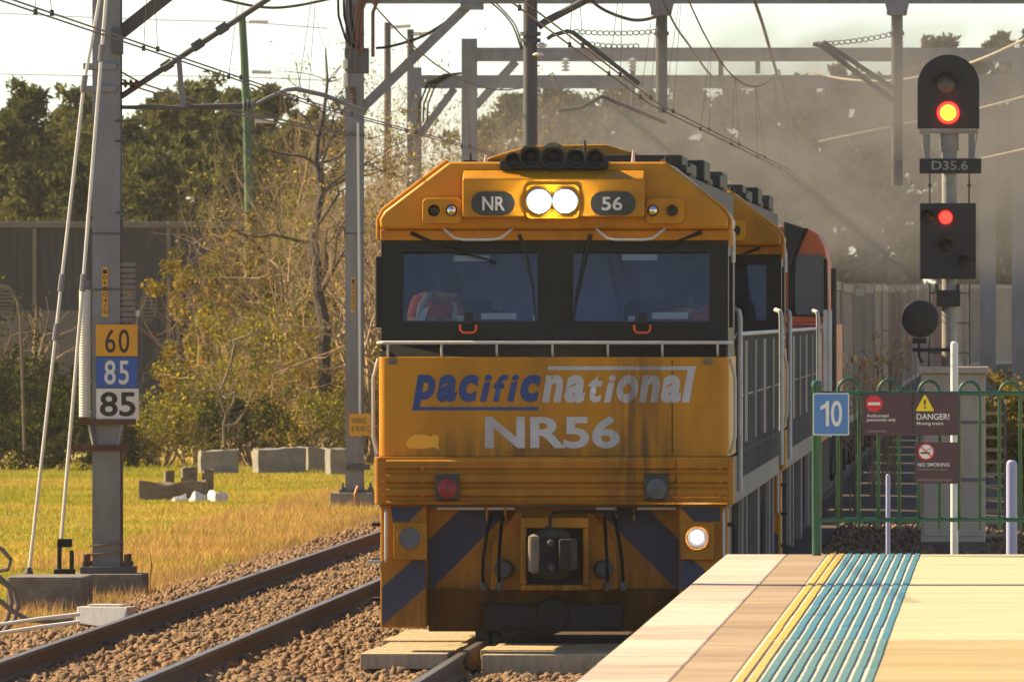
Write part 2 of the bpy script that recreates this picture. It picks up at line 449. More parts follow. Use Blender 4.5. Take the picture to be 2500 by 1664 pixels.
def soot_shade_band(m, xc, wd, zc, zh, col, amt):
    """soot stains and low shade put into the paint colour: a soft vertical band broken up by noise"""
    nt = m.node_tree; N = nt.nodes; L = nt.links
    b = N['Principled BSDF']; src = b.inputs['Base Color'].links[0].from_socket
    geo = N.new('ShaderNodeNewGeometry'); sp = N.new('ShaderNodeSeparateXYZ'); L.new(geo.outputs['Position'], sp.inputs[0])
    def band(sock, c, h):
        a = N.new('ShaderNodeMath'); a.operation = 'SUBTRACT'; a.inputs[1].default_value = c; L.new(sock, a.inputs[0])
        d = N.new('ShaderNodeMath'); d.operation = 'ABSOLUTE'; L.new(a.outputs[0], d.inputs[0])
        r = N.new('ShaderNodeMapRange'); r.interpolation_type = 'SMOOTHSTEP'; r.inputs['From Min'].default_value = h; r.inputs['From Max'].default_value = 0.0; L.new(d.outputs[0], r.inputs['Value'])
        return r.outputs['Result']
    mp = N.new('ShaderNodeMapping'); mp.inputs['Scale'].default_value = (16, 1, 1.6); L.new(geo.outputs['Position'], mp.inputs['Vector'])
    ns = N.new('ShaderNodeTexNoise'); ns.inputs['Scale'].default_value = 1.0; ns.inputs['Detail'].default_value = 6; L.new(mp.outputs[0], ns.inputs['Vector'])
    nr = N.new('ShaderNodeMapRange'); nr.inputs['From Min'].default_value = .3; nr.inputs['From Max'].default_value = .6; L.new(ns.outputs['Fac'], nr.inputs['Value'])
    p = N.new('ShaderNodeMath'); p.operation = 'MULTIPLY'; L.new(band(sp.outputs['X'], xc, wd), p.inputs[0]); L.new(band(sp.outputs['Z'], zc, zh), p.inputs[1])
    q = N.new('ShaderNodeMath'); q.operation = 'MULTIPLY'; L.new(p.outputs[0], q.inputs[0]); L.new(nr.outputs['Result'], q.inputs[1])
    k = N.new('ShaderNodeMath'); k.operation = 'MULTIPLY'; k.inputs[1].default_value = amt; L.new(q.outputs[0], k.inputs[0])
    mx = N.new('ShaderNodeMix'); mx.data_type = 'RGBA'; mx.inputs[7].default_value = (*col, 1)
    L.new(k.outputs[0], mx.inputs[0]); L.new(src, mx.inputs[6]); L.new(mx.outputs[2], b.inputs['Base Color'])
for nm in ('orange_nose', 'silver', 'orange_dirty'):
    soot_shade_band(M[nm], -3.12, 0.42, 1.8, 1.5, (0.07, 0.04, 0.02), 0.8)
soot_shade_band(M['orange_nose'], -4.2, 1.6, 1.62, 0.35, (0.07, 0.04, 0.02), 0.7)
soot_shade_band(M['orange_dirty'], -3.84, 2.6, 0.1, 1.05, (0.022, 0.014, 0.009), 1.0)  # lower pilot: its shade painted into the colour together with grime
# ================================================================== the setting
def bend(Y):
    """the line runs straight to y = 350 m and then swings to the right"""
    d = np.maximum(np.asarray(Y, dtype=float) - 350.0, 0.0)
    return d * d / (2 * 900.0)

g = MB().add([(-1500, -200, -0.32), (1500, -200, -0.32), (1500, 3500, -0.32), (-1500, 3500, -0.32)], [(0, 1, 2, 3)])
tag(g.build('ground', M['soil']), kind='structure')

# ballast bed swept along the line
YS = [30, 84, 140, 200, 280, 350, 365, 380, 395, 410, 430, 450, 480, 510]
prof = [(-10.2, -0.34), (-9.35, -0.27), (-8.9, -0.205), (-6.2, -0.20), (-5.7, -0.235), (-5.2, -0.20), (-2.3, -0.20), (-1.2, -0.22), (0.6, -0.34)]
vs, fs = [], []
for Y in YS:
    for x, z in prof: vs.append((x + float(bend(Y)), Y, z))
n = len(prof)
for i in range(len(YS) - 1):
    for k in range(n - 1): fs.append((i*n+k, i*n+k+1, (i+1)*n+k+1, (i+1)*n+k))
tag(MB().add(vs, fs).build('ballast_bed', M['bed']), kind='structure')

def surf_z(x): return np.interp(x, [p[0] for p in prof], [p[1] for p in prof])

# ------------------------------------------------------------------ tracks
MAIN, SIDE, GAUGE = -3.84, -7.51, 0.7525
def sweep_profile(poly, xc, ys):
    vs, fs = [], []
    n = len(poly)
    for Y in ys:
        b = float(bend(Y))
        vs += [(xc + b + u, Y, v) for u, v in poly]
    for i in range(len(ys) - 1):
        for k in range(n):
            k2 = (k + 1) % n
            fs.append((i*n+k, i*n+k2, (i+1)*n+k2, (i+1)*n+k))
    return MB().add(vs, fs)

RAILP = [(-0.07, -0.17), (0.07, -0.17), (0.065, -0.155), (0.012, -0.14), (0.010, -0.05), (0.034, -0.038), (0.034, -0.006),
         (-0.034, -0.006), (-0.034, -0.038), (-0.010, -0.05), (-0.012, -0.14), (-0.065, -0.155)]
HEADP = [(-0.034, -0.0058), (0.034, -0.0058), (0.030, 0.0), (-0.030, 0.0)]
ys_track = list(range(30, 350, 40)) + list(range(350, 511, 10))
def track(label, xc, sleepers):
    t = thing('railway_track', label, 'railway track', (xc, 84, -0.2))
    for s in (-1, 1):
        r = sweep_profile(RAILP, xc + s * GAUGE, ys_track).build('rail', M['rail_side'], None)
        h = sweep_profile(HEADP, xc + s * GAUGE, ys_track).build('running_surface', M['rail_top'], None)
        for o in (r, h): o.data.transform(Matrix.Translation((-xc, -84, 0.2)))
        r.parent = t; h.parent = r
    base = MB().box(-1.27, 1.27, -0.125, 0.125, -0.2, 0.02).mesh('sleeper')
    base.materials.append(M['sleeper'])
    for Y in sleepers:
        o = bpy.data.objects.new('sleeper', base); COL.objects.link(o)
        o.parent = t; o.location = (random.uniform(-.02, .02), Y - 84, random.uniform(-.006, .006)); o.rotation_euler = (0, 0, random.uniform(-.01, .01))
    return t
track('empty left-hand railway track with rusty rails in brown ballast', SIDE, np.arange(80, 134, 0.62))
track('railway track the orange freight train stands on', MAIN, np.arange(84, 97, 0.62))

# ------------------------------------------------------------------ ballast stones (one mass)
def stones(n, x0, x1, y0, y1, smin, smax, detailed, clear=True):
    xs = rng.uniform(x0, x1, n); ys = rng.uniform(y0, y1, n)
    if clear:
        for c in (MAIN - GAUGE, MAIN + GAUGE, SIDE - GAUGE, SIDE + GAUGE):
            keep = np.abs(xs - c) > 0.085
            xs, ys = xs[keep], ys[keep]
    n = len(xs)
    s = rng.uniform(smin, smax, n)
    zs = surf_z(xs) + s * rng.uniform(-0.1, 0.5, n) + 0.018 * np.sin(xs * 5 + ys * 2.1) * np.cos(ys * 3.3)
    if detailed:
        bmx = bmesh.new(); bmesh.ops.create_icosphere(bmx, subdivisions=1, radius=1.0)
        bv = np.array([v.co[:] for v in bmx.verts]); bf = np.array([[v.index for v in f.verts] for f in bmx.faces]); bmx.free()
    else:
        bv = np.array([(1,0,0),(-1,0,0),(0,1,0),(0,-1,0),(0,0,1),(0,0,-1)], float)
        bf = np.array([(0,2,4),(2,1,4),(1,3,4),(3,0,4),(2,0,5),(1,2,5),(3,1,5),(0,3,5)])
    V = bv[None] * (1 + rng.uniform(-0.42, 0.42, (n, len(bv), 1)))
    V = V * rng.uniform(0.6, 1.25, (n, 1, 3)) * s[:, None, None]
    a = rng.uniform(0, 2*np.pi, n); b = rng.uniform(-0.9, 0.9, n)
    ca, sa, cb, sb = np.cos(a), np.sin(a), np.cos(b), np.sin(b)
    x, y, z = V[..., 0], V[..., 1], V[..., 2]
    y, z = y*cb[:, None] - z*sb[:, None], y*sb[:, None] + z*cb[:, None]
    x, y = x*ca[:, None] - y*sa[:, None], x*sa[:, None] + y*ca[:, None]
    V = np.stack([x + xs[:, None], y + ys[:, None], z + zs[:, None]], -1)
    F = bf[None] + (np.arange(n) * len(bv))[:, None, None]
    return V.reshape(-1, 3), F.reshape(-1, 3)
def join_np(parts):
    V, F, k = [], [], 0
    for v, f in parts:
        V.append(v); F.append(f + k); k += len(v)
    return np.concatenate(V), np.concatenate(F)
V, F = join_np([
    stones(20000, -9.7, -4.7, 84, 108, 0.018, 0.042, True), stones(7000, -9.7, -4.7, 84, 108, 0.035, 0.060, True),
    stones(3500, -4.5, -2.1, 84, 97.4, 0.026, 0.048, True),
    stones(26000, -9.6, -5.2, 108, 150, 0.028, 0.05, False),
    stones(9000, -9.5, -5.4, 150, 215, 0.03, 0.055, False),
    stones(9000, -2.4, 0.9, 85, 170, 0.03, 0.06, False)])
bm_ = np_mesh('ballast_stones', V, F)
tag(link('ballast_stones', bm_, M['ballast']), 'loose brown crushed-stone ballast around the rails', 'ballast', kind='stuff')

# ------------------------------------------------------------------ platform
PZ, PE, PX = 1.10, 83.8, -2.05
plat = thing('platform', None, None, (0, 84, 0)); tag(plat, kind='structure')
def pbox(name, m, x0, x1, y0, y1, z0, z1, bevel=0.0):
    return MB().box(x0, x1, y0 - 84, y1 - 84, z0, z1).build(name, m, plat, bevel)
JY = 61.8
pbox('platform_wall', M['old_concrete'], PX + 0.10, 7.9, 30, PE - 0.06, -0.35, PZ - 0.16)
for (y0, y1, nr) in ((30, JY - 0.012, 1), (JY + 0.012, PE, 0)):
    pbox('paving_slab', M['paving_near' if nr else 'paving'], -0.672, 8, y0, y1, PZ - 0.15, PZ, 0.008)
    pbox('tactile_bed', M['tac_bed'], -1.315, -0.676, y0, y1, PZ - 0.15, PZ - 0.002, 0.004)
    yy, k = y1, 0
    while yy > max(y0, 46) + .3:
        ln = (1.8, 2.6, 2.2, 3.0)[k % 4]
        ya = max(y0, yy - ln)
        pbox('coping_stone', M[('coping', 'coping_pale', 'coping_dull', 'coping_pale', 'coping')[(k * 3 + nr) % 5]], PX, -1.607, ya + .004, yy - .004, PZ - 0.16, PZ + 0.001 + .001 * (k % 2), 0.012)
        yy -= ln; k += 1
    yy, k = y1, 0
    while yy > max(y0, 46) + .3:
        ln = (2.4, 1.5, 3.2)[k % 3]
        ya = max(y0, yy - ln)
        pbox('walking_strip', M[('walkstrip', 'walkstrip_pale')[(k + nr) % 2]], -1.603, -1.319, ya + .003, yy - .003, PZ - 0.15, PZ - .0005 * (k % 2), 0.004)
        yy -= ln; k += 1
    for i in range(11):
        x = -1.295 + i * 0.0608
        m = (M['tac_yellow_worn'] if nr else M['tac_yellow']) if i < 2 else (M['tac_teal_worn'] if nr else M['tac_teal'])
        ya, yb = max(y0, 47) + .02, y1 - .02
        nb = max(1, round((yb - ya) / 2.4)); ln = (yb - ya) / nb
        bm0 = MB().box(0, .036, 0, ln - .006, PZ - .0018, PZ + .006).mesh('tactile_bar'); bm0.materials.append(m)
        for k in range(nb):
            o = bpy.data.objects.new('tactile_bar', bm0); COL.objects.link(o); o.parent = plat
            o.location = (x + random.uniform(-.0022, .0022), ya + k * ln - 84, random.uniform(-.001, .001)); o.rotation_euler = (0, 0, random.uniform(-.0006, .0006))

# ------------------------------------------------------------------ timber crossing boards
def boards(name, label, xs, y0, y1, z0, z1, mt, pitch):
    t = thing(name, label, 'boards', ((xs[0] + xs[1]) / 2, y0, z0))
    k, y = 0, y0
    while y < y1 - 0.01:
        d = random.uniform(-.012, .012); e = random.uniform(-.05, .05)
        o = MB().box(xs[0] + e, xs[1] + e*.6, y, y + pitch - 0.012, z0, z1 + d).build('plank', mt, None, 0.006)
        o.data.transform(Matrix.Translation((-t.location.x, -t.location.y, -t.location.z))); o.parent = t
        y += pitch
    return t
boards('crossing_panel', 'pale sunlit timber crossing panel outside the left rail by the locomotive', (-5.42, -4.70), 97.0, 104.8, -0.13, -0.01, M['timber'], 1.3)
boards('crossing_panel', 'dark timber crossing panel between the rails under the coupler', (-4.44, -3.24), 96.9, 100.2, -0.17, -0.01, M['timber'], 1.1)

# ------------------------------------------------------------------ green bow-top fence across the platform end
FY = 83.35
fence = thing('fence', 'green bow-top metal fence across the end of the platform', 'fence', (0, FY, PZ))
fs_ = FPX / FY
def fx(px): return (px - VX) / fs_
def fz(py): return CH - (py - VY) / fs_ - PZ
MB().lathe([(0.034, 0), (0.034, fz(948)), (0.038, fz(946)), (0.041, fz(938)), (0.036, fz(931)), (0.02, fz(928))], (fx(1994), 0, 0), 'z', 20).build('post', M['fence_green'], fence, smooth=True)
MB().tube([(fx(1994), 0, fz(960)), (3.2, 0.25, fz(960))], 0.017, 10).build('rail', M['fence_green'], fence, smooth=True)
MB().tube([(fx(1994), 0, fz(1268)), (3.2, 0.25, fz(1270))], 0.017, 10).build('rail', M['fence_green'], fence, smooth=True)
hoop_m = None
for i in range(15):
    xa = fx(2046) + i * (98.5 / fs_); wd = 51.0 / fs_
    if hoop_m is None:
        pts = [(0, 0, fz(1287)), (0, 0, fz(962))]
        for k in range(1, 12):
            a = math.pi * k / 12
            pts.append((wd/2 - wd/2 * math.cos(a), 0, fz(955) + (fz(925) - fz(955)) * math.sin(a)))
        pts += [(wd, 0, fz(962)), (wd, 0, fz(1287))]
        hoop_m = MB().tube(pts, 0.0125, 8).mesh('hoop'); hoop_m.materials.append(M['fence_green']); hoop_m.shade_smooth()
    o = bpy.data.objects.new('hoop', hoop_m); COL.objects.link(o); o.parent = fence
    o.location = (xa, (xa - fx(1994)) * 0.06 - 0.004, -0.006 * i); 
MB().lathe([(0.034, 0), (0.034, fz(948)), (0.041, fz(938)), (0.02, fz(928))], (3.2, 0.25, 0), 'z', 16).build('post', M['fence_green'], fence, smooth=True)

def plate(name, label, cat, px0, px1, py0, py1, Y, face, border=None, th=0.006, bw=0.008):
    """sign plate facing the camera; returns (thing, to-local-x, to-local-z, front y)"""
    c = at((px0 + px1) / 2, py1, Y)
    t = thing(name, label, cat, c)
    s = FPX / Y
    X = lambda px: (px - (px0 + px1) / 2) / s
    Z = lambda py: (py1 - py) / s
    MB().prism(rounded(X(px0), X(px1), 0, Z(py0), 0.01, 3), -th, 0, 'y').build('sign_plate', face if not border else border, t)
    fy = -th
    if border:
        MB().prism(rounded(X(px0) + bw, X(px1) - bw, bw, Z(py0) - bw, 0.008, 3), -th - 0.002, -th + 0.0005, 'y').build('sign_face', face, t)
        fy = -th - 0.002
    return t, X, Z, fy

SY = FY - 0.06
t, X, Z, y = plate('number_sign', 'light blue sign with white number 10 on the green fence post', 'sign', 1985, 2073, 959, 1062, SY, M['sign_lightblue'], M['sign_white'])
MB().prism([(X(a), Z(c)) for a, c in ((2016, 1040), (2024, 1040), (2024, 978), (2018, 978), (2014, 985), (2003, 991), (2003, 1000), (2016, 995))], y - .003, y - .0005, 'y').build('numeral', M['sign_white'], t)
text_part('numeral', '0', X(2029), X(2056), Z(1041), Z(977), y, M['sign_white'], t, bold=0.012)
t, X, Z, y = plate('warning_sign', 'maroon sign with red no-entry disc beside the blue number sign', 'sign', 2108, 2226, 960, 1062, SY + 0.005, M['sign_maroon'])
MB().lathe([(0.060, 0), (0.060, -0.003)], (X(2134), y, Z(985)), 'y', 28).build('red_disc', M['sign_red'], t)
MB().box(X(2119), X(2149), y - 0.0055, y - 0.0032, Z(988.5), Z(981.5)).build('white_bar', M['sign_white'], t)
text_part('lettering', 'Authorised\npersonnel only', X(2116), X(2187), Z(1030), Z(1010), y, M['sign_white'], t, bold=0.012)
text_part('lettering', 'sydneytrains', X(2116), X(2164), Z(1057), Z(1048), y, M['signal_grey'], t)
t, X, Z, y = plate('warning_sign', 'maroon DANGER moving trains sign with yellow triangle', 'sign', 2230, 2341, 960, 1062, SY + 0.005, M['sign_maroon'])
MB().prism([(X(2237), Z(1003)), (X(2279), Z(1003)), (X(2279.5), Z(1000)), (X(2260), Z(964)), (X(2256), Z(964)), (X(2236.5), Z(1000))], y - 0.003, y, 'y').build('yellow_triangle', M['bright_yellow'], t)
text_part('lettering', '!', X(2255.5), X(2260.5), Z(997), Z(975), y - 0.003, M['sign_black'], t, bold=0.01)
text_part('lettering', 'DANGER!', X(2238), X(2318), Z(1024), Z(1009), y, M['sign_white'], t, bold=0.015)
text_part('lettering', 'Moving trains', X(2238), X(2303), Z(1039), Z(1029), y, M['sign_white'], t, bold=0.012)
t, X, Z, y = plate('warning_sign', 'maroon NO SMOKING sign below the danger sign', 'sign', 2233, 2341, 1079, 1180, SY + 0.005, M['sign_maroon'])
MB().lathe([(0.060, 0), (0.060, -0.003)], (X(2261), y, Z(1102)), 'y', 28).build('red_disc', M['sign_red'], t)
MB().lathe([(0.050, -0.002), (0.050, -0.0045)], (X(2261), y, Z(1102)), 'y', 28).build('white_disc', M['sign_white'], t)
MB().box(X(2248), X(2270), y - 0.0065, y - 0.0047, Z(1107), Z(1103)).build('cigarette', M['sign_black'], t)
MB().tube([(X(2262), y - 0.0055, Z(1100)), (X(2266), y - 0.0055, Z(1096)), (X(2271), y - 0.0055, Z(1097)), (X(2273), y - 0.0055, Z(1092))], 0.0022, 5).build('smoke_curl', M['sign_black'], t)
MB().bar((X(2247), y - 0.0075, Z(1089)), (X(2275), y - 0.0075, Z(1115)), 0.008, 0.003, up=(0, 1, 0)).build('red_slash', M['sign_red'], t)
text_part('lettering', 'NO SMOKING', X(2241), X(2318), Z(1138), Z(1129), y, M['sign_white'], t, bold=0.012)
text_part('lettering', 'Penalties may apply', X(2241), X(2314), Z(1149), Z(1142), y, M['signal_grey'], t)
text_part('lettering', 'www.transport.gov', X(2241), X(2326), Z(1176), Z(1167), y, M['signal_grey'], t)

# thin posts standing just past the platform end
def post(name, label, cat, px, top, Y, r, m, foot=-0.3):
    p = at(px, top, Y)
    t = thing(name, label, cat, (p.x, Y, foot))
    H = p.z - foot
    MB().lathe([(r, 0), (r, H - r), (r * 0.9, H - r * 0.45), (r * 0.5, H - r * .1)], (0, 0, 0), 'z', 18).build('shaft', m, t, smooth=True)
    return t, H
t, H = post('pipe_post', 'slim white post standing in front of the beige cabinet', 'post', 2330, 832, 88, 0.029, M['white_post'])
MB().lathe([(0.036, H - 0.62), (0.036, H - 0.52)], (0, 0, 0), 'z', 16).build('collar', M['white_post'], t)
post('pipe_post', 'short thin pale blue post behind the fence, left of the no smoking sign', 'post', 2168, 1156, 88, 0.017, M['plastic_blue'])
post('pipe_post', 'thick pale lilac post at the right edge behind the fence', 'post', 2470, 1121, 89, 0.042, M['plastic_blue'])
# ================================================================== masts, wires, signal
def h_section(t, name, m, x, y, z0, z1, w, d, tf=0.018, rot=False):
    """rolled H column as one mesh"""
    b = MB()
    b.box(x - w/2, x + w/2, y - d/2, y - d/2 + tf, z0, z1)
    b.box(x - w/2, x + w/2, y + d/2 - tf, y + d/2, z0, z1)
    b.box(x - tf/2, x + tf/2, y - d/2 + tf, y + d/2 - tf, z0, z1)
    return b.build(name, m, t)

def disc_insulator(t, p, axis, n, r, pitch, m=None):
    prof = []
    for i in range(n):
        h = i * pitch
        prof += [(r * .35, h), (r, h + pitch * .25), (r, h + pitch * .4), (r * .35, h + pitch * .75)]
    prof.append((r * .35, n * pitch))
    return MB().lathe(prof, p, axis, 14).build('insulator', m or M['porcelain'], t, smooth=True)

# ------------------------------------------------------------------ nearest mast with the speed boards
Y1 = 128.0
S1 = FPX / Y1
m1 = thing('catenary_mast', 'tall weathered steel mast at left carrying the 60 and 85 speed boards', 'mast', (at(262, 1395, Y1).x, Y1, -0.02))
X1 = lambda px: (px - 262) / S1
Z1 = lambda py: CH - (py - VY) / S1 + 0.02
b = MB()
b.box(X1(228), X1(296), -0.15, -0.128, 0.06, 9.6)
b.box(X1(228), X1(296), 0.128, 0.15, 0.06, 9.6)
b.box(-0.012, 0.012, -0.128, 0.128, 0.06, 9.6)
b.build('column', M['steel'], m1)
MB().box(X1(288), X1(296) + .012, -0.128, 0.128, 0.06, Z1(540)).build('side_plate', M['rust'], m1)
MB().box(X1(200), X1(330), -0.28, 0.28, 0.0, 0.075).build('base_plate', M['steel_dark'], m1, 0.008)
for dx in (X1(212), X1(312)):
    for dy in (-0.2, 0.2):
        MB().lathe([(0.045, 0.07), (0.045, 0.13), (0.026, 0.131), (0.026, 0.21)], (dx, dy, 0), 'z', 6).build('anchor_bolt', M['rust'], m1)
MB().box(X1(164), X1(356), -0.45, 0.45, -0.32, 0.0).build('concrete_footing', M['old_concrete'], m1, 0.02)
for py in (163, 218):
    MB().box(X1(206), X1(288), -0.19, 0.19, Z1(py + 8), Z1(py - 8)).build('clamp_band', M['steel'], m1, 0.006)
for py, px0, px1 in ((1027, 205, 345), (1090, 188, 328)):
    MB().box(X1(px0 - 10), X1(px1 - 10), -0.22, -0.16, Z1(py + 9), Z1(py - 5)).build('cross_arm', M['rust'], m1)
for s in (X1(222), X1(303)):
    MB().bar((s, -0.19, Z1(1035)), (s * .75, -0.17, Z1(1085)), 0.05, 0.03).build('stay_bracket', M['steel'], m1)
# corrugated conduits strapped to both sides of the mast
def ribbed(name, x, y, z0, z1, r, pitch, m, parent):
    n = int((z1 - z0) / pitch); prof = []
    for i in range(n):
        h = z0 + i * pitch
        prof += [(r * .86, h), (r, h + pitch * .3), (r, h + pitch * .62), (r * .86, h + pitch * .92)]
    return MB().lathe(prof, (x, y, 0), 'z', 16).build(name, m, parent, smooth=True)
ribbed('corrugated_pipe', X1(209), -0.1, Z1(1018), Z1(700), 0.066, 0.030, M['white_post'], m1)
MB().lathe([(0.05, 0), (0.05, .07)], (X1(209), -0.1, Z1(700)), 'z', 14).build('pipe_cap', M['steel'], m1)
b = MB(); b.tube([(X1(209), -0.1, Z1(695)), (X1(211), -0.1, Z1(620)), (X1(215), -0.12, Z1(540)), (X1(216), -.15, Z1(520))], 0.014, 8); b.build('cable', M['hose'], m1)
for k in range(11):
    zz = Z1(640 + k * 13.5)
    MB().box(X1(296), X1(332), -0.14, 0.02, zz - 0.052, zz - 0.004).build('insulator_block', M['grey_sill'], m1, 0.012)
MB().box(X1(332), X1(342), -0.10, -0.04, Z1(772), Z1(757)).build('junction_box', M['white_box'], m1, 0.004)
MB().tube([(X1(345), -0.07, Z1(772)), (X1(346), -0.07, Z1(950))], 0.012, 8).build('conduit', M['steel'], m1)
for py in (570, 706):
    MB().box(X1(220), X1(300), -0.165, -0.151, Z1(py + 2), Z1(py - 2)).build('strap', M['steel_dark'], m1)
MB().box(X1(252), X1(266), -0.156, -0.1505, Z1(773), Z1(652)).build('label_strip', M['sign_yellow'], m1)
for k, ch in enumerate('10+104/5'):
    text_part('lettering', ch, X1(254), X1(264), Z1(668 + k * 14), Z1(658 + k * 14), -0.156, M['sign_black'], m1)
for k, (py, ln) in enumerate(((296, 40), (345, 24), (520, 26))):
    MB().tube([(X1(284), -0.17, Z1(py)), (X1(290 + ln + 25), -0.17, Z1(py - 1))], 0.012, 6).build('step_pin', M['steel_dark'], m1)
MB().tube([(X1(172), -0.17, Z1(297)), (X1(230), -0.17, Z1(295))], 0.012, 6).build('step_pin', M['steel_dark'], m1)
MB().box(X1(275), X1(300), -0.22, 0.1, Z1(133), Z1(70)).build('bracket_box', M['steel_dark'], m1, 0.01)
# wires wrapped around the foot
b = MB()
for py in (1325, 1346):
    b.tube([(X1(222), -0.17, Z1(py + 6)), (X1(262), -0.18, Z1(py + 2)), (X1(300), -0.17, Z1(py - 4))], 0.012, 6)
b.build('wrapped_cable', M['hose'], m1)
# gantry members high on the mast: beam, raking brace, cantilever
G1Z = 8.3
MB().box(-0.2, 10.5, -0.13, 0.13, G1Z + 0.02, G1Z + 0.42).build('beam', M['steel_dark'], m1)
MB().bar((X1(285), 0.0, Z1(88)), (X1(285) + 3.05, 0.0, G1Z + 0.02 + .02), 0.14, 0.14, up=(0, 1, 0)).build('knee_brace', M['steel_dark'], m1)
MB().tube([(X1(296), -0.02, Z1(236)), (X1(655), 0.1, Z1(-4)), (X1(700), 0.1, Z1(-34))], 0.034, 10).build('cantilever_tube', M['steel_dark'], m1, smooth=True)
for pxa, pya in ((470, 118), (530, 78), (395, 168)):
    MB().bar((X1(pxa), 0.05, Z1(pya)), (X1(pxa + 24), 0.06, Z1(pya - 16)), 0.10, 0.085, up=(0, 1, 0)).build('tube_clamp', M['steel_dark'], m1)
MB().tube([(X1(290), -0.02, Z1(262)), (X1(420), .02, Z1(263)), (X1(592), 0.06, Z1(258))], [0.02, 0.028, 0.034], 8).build('steady_tube', M['steel_dark'], m1)
MB().bar((X1(437), 0.02, Z1(150)), (X1(446), 0.02, Z1(262)), 0.055, 0.055).build('hanger', M['steel'], m1)
MB().tube([(X1(618), .06, Z1(258)), (X1(650), .08, Z1(240)), (X1(700), .08, Z1(219)), (X1(722), .08, Z1(217)), (X1(790), .08, Z1(232)), (X1(890), .08, Z1(272))], [0.018, 0.02, .024, .026, .026, .022], 8).build('registration_arm', M['steel'], m1, smooth=True)
disc_insulator(m1, (X1(592), 0.06, Z1(258)), 'x', 3, 0.075, 0.042, M['steel'])
disc_insulator(m1, (X1(290), -0.1, Z1(205)), 'x', 4, 0.05, 0.06, M['rust'])
# drop tube between the two tracks
MB().tube([(X1(1293), 0.2, G1Z + .1), (X1(1293), 0.2, Z1(372))], 0.079, 16).build('drop_tube', M['steel_dark'], m1, smooth=True)
for py in (82, 98):
    MB().lathe([(0.115, -0.022), (0.115, 0.022)], (X1(1293), 0.2, Z1(py)), 'z', 16).build('clamp_band', M['steel_dark'], m1)
MB().tube([(X1(1312), 0.2, Z1(65)), (X1(1330), .2, Z1(52)), (X1(1440), 0.2, Z1(-6)), (X1(1500), .2, Z1(-42))], 0.042, 10).build('cantilever_tube', M['steel_dark'], m1, smooth=True)
MB().tube([(X1(1335), .1, Z1(95)), (X1(1348), .1, Z1(86)), (X1(1385), .1, Z1(76)), (X1(1398), .1, Z1(79)), (X1(1560), .15, Z1(205))], [.02, .022, .024, .026, .024], 8).build('registration_arm', M['steel_dark'], m1, smooth=True)
for pxi, pyi in ((1322, 110), (1313, 132)):
    MB().lathe([(0.015, -.03), (0.062, -.012), (0.062, 0), (0.015, .03)], (X1(pxi), .1, Z1(pyi)), 'z', 14).build('insulator', M['porcelain'], m1, smooth=True)
# speed boards: things of their own, hung on the mast
SB = Y1 - 0.19
t, X, Z, y = plate('speed_board', 'yellow speed board reading 60, top one of three on the left mast', 'sign', 234, 336, 792, 869, SB, M['sign_yellow'], M['sign_yellow'])
text_part('lettering', '60', X(257), X(316), Z(861), Z(803), y, M['sign_black'], t, bold=0.006, space=1.15)
t, X, Z, y = plate('speed_board', 'blue speed board reading 85 in white on the left mast', 'sign', 235, 336, 872, 945, SB, M['sign_blue'], M['sign_blue'])
text_part('lettering', '85', X(255), X(315), Z(938), Z(879), y, M['sign_white'], t, bold=0.012, space=1.15)
t, X, Z, y = plate('speed_board', 'white speed board reading 85 in black, lowest on the left mast', 'sign', 235, 339, 948, 1023, SB, M['sign_white'], M['sign_white'])
text_part('lettering', '85', X(244), X(331), Z(1016), Z(956), y, M['sign_black'], t, bold=0.02)

# guy rods anchored in a concrete block left of the mast
def rod(label, pts, Y, rr):
    P = [at(a, c, Y) for a, c in pts]
    foot = P[-1]
    t = thing('guy_rod', label, 'guy rod', foot, group=None)
    MB().tube([p - foot for p in P], rr, 8).build('rod', M['white_post'], t, smooth=True)
    for q in P[1:-1]:
        d = (P[-1] - P[0]).normalized()
        MB().tube([q - foot - d * .09, q - foot + d * .09], rr * 1.8, 8).build('turnbuckle', M['steel'], t)
    MB().lathe([(0.03, -0.02), (0.05, 0.0), (0.05, .03), (0.028, .09)], (0, 0, 0), 'z', 10).build('anchor_shoe', M['steel_dark'], t)
    MB().tube([(0, 0, 0.0), (0.01, 0, -0.25)], 0.03, 8).build('anchor_pin', M['steel_dark'], t)
rod('leftmost pale guy rod running from the mast top to the concrete block', [(250, -40), (205, 205), (150, 690), (137, 810), (70, 1405)], 123, 0.018)
rod('pale guy rod right next to the left mast, ending beside the bollard', [(262, -40), (248, 130), (203, 690), (142, 1405)], 123.5, 0.019)
c = at(110, 1478, 121); cb = thing('concrete_block', 'long dark concrete anchor block at the lower left edge', 'concrete block', (c.x, 121, -0.32))
q = FPX / 121
MB().box(-95/q, 95/q, 0, 1.2, 0, 0.42).build('block', M['old_concrete'], cb, 0.03)
# bollard-like stump by the second rod
p = at(160, 1412, 122.3)
t = thing('anchor_stump', 'short dark slotted stump between the guy rod and the mast', 'stump', (p.x, 122.3, 0.05))
b = MB()
b.box(-0.085, -0.045, -.05, .05, 0, 0.38); b.box(0.045, 0.085, -.05, .05, 0, 0.30); b.box(-0.085, 0.07, -.05, .05, 0.33, 0.42); b.box(-0.12, 0.10, -.07, .07, -0.05, 0.1)
b.build('stump', M['under'], t, 0.012)

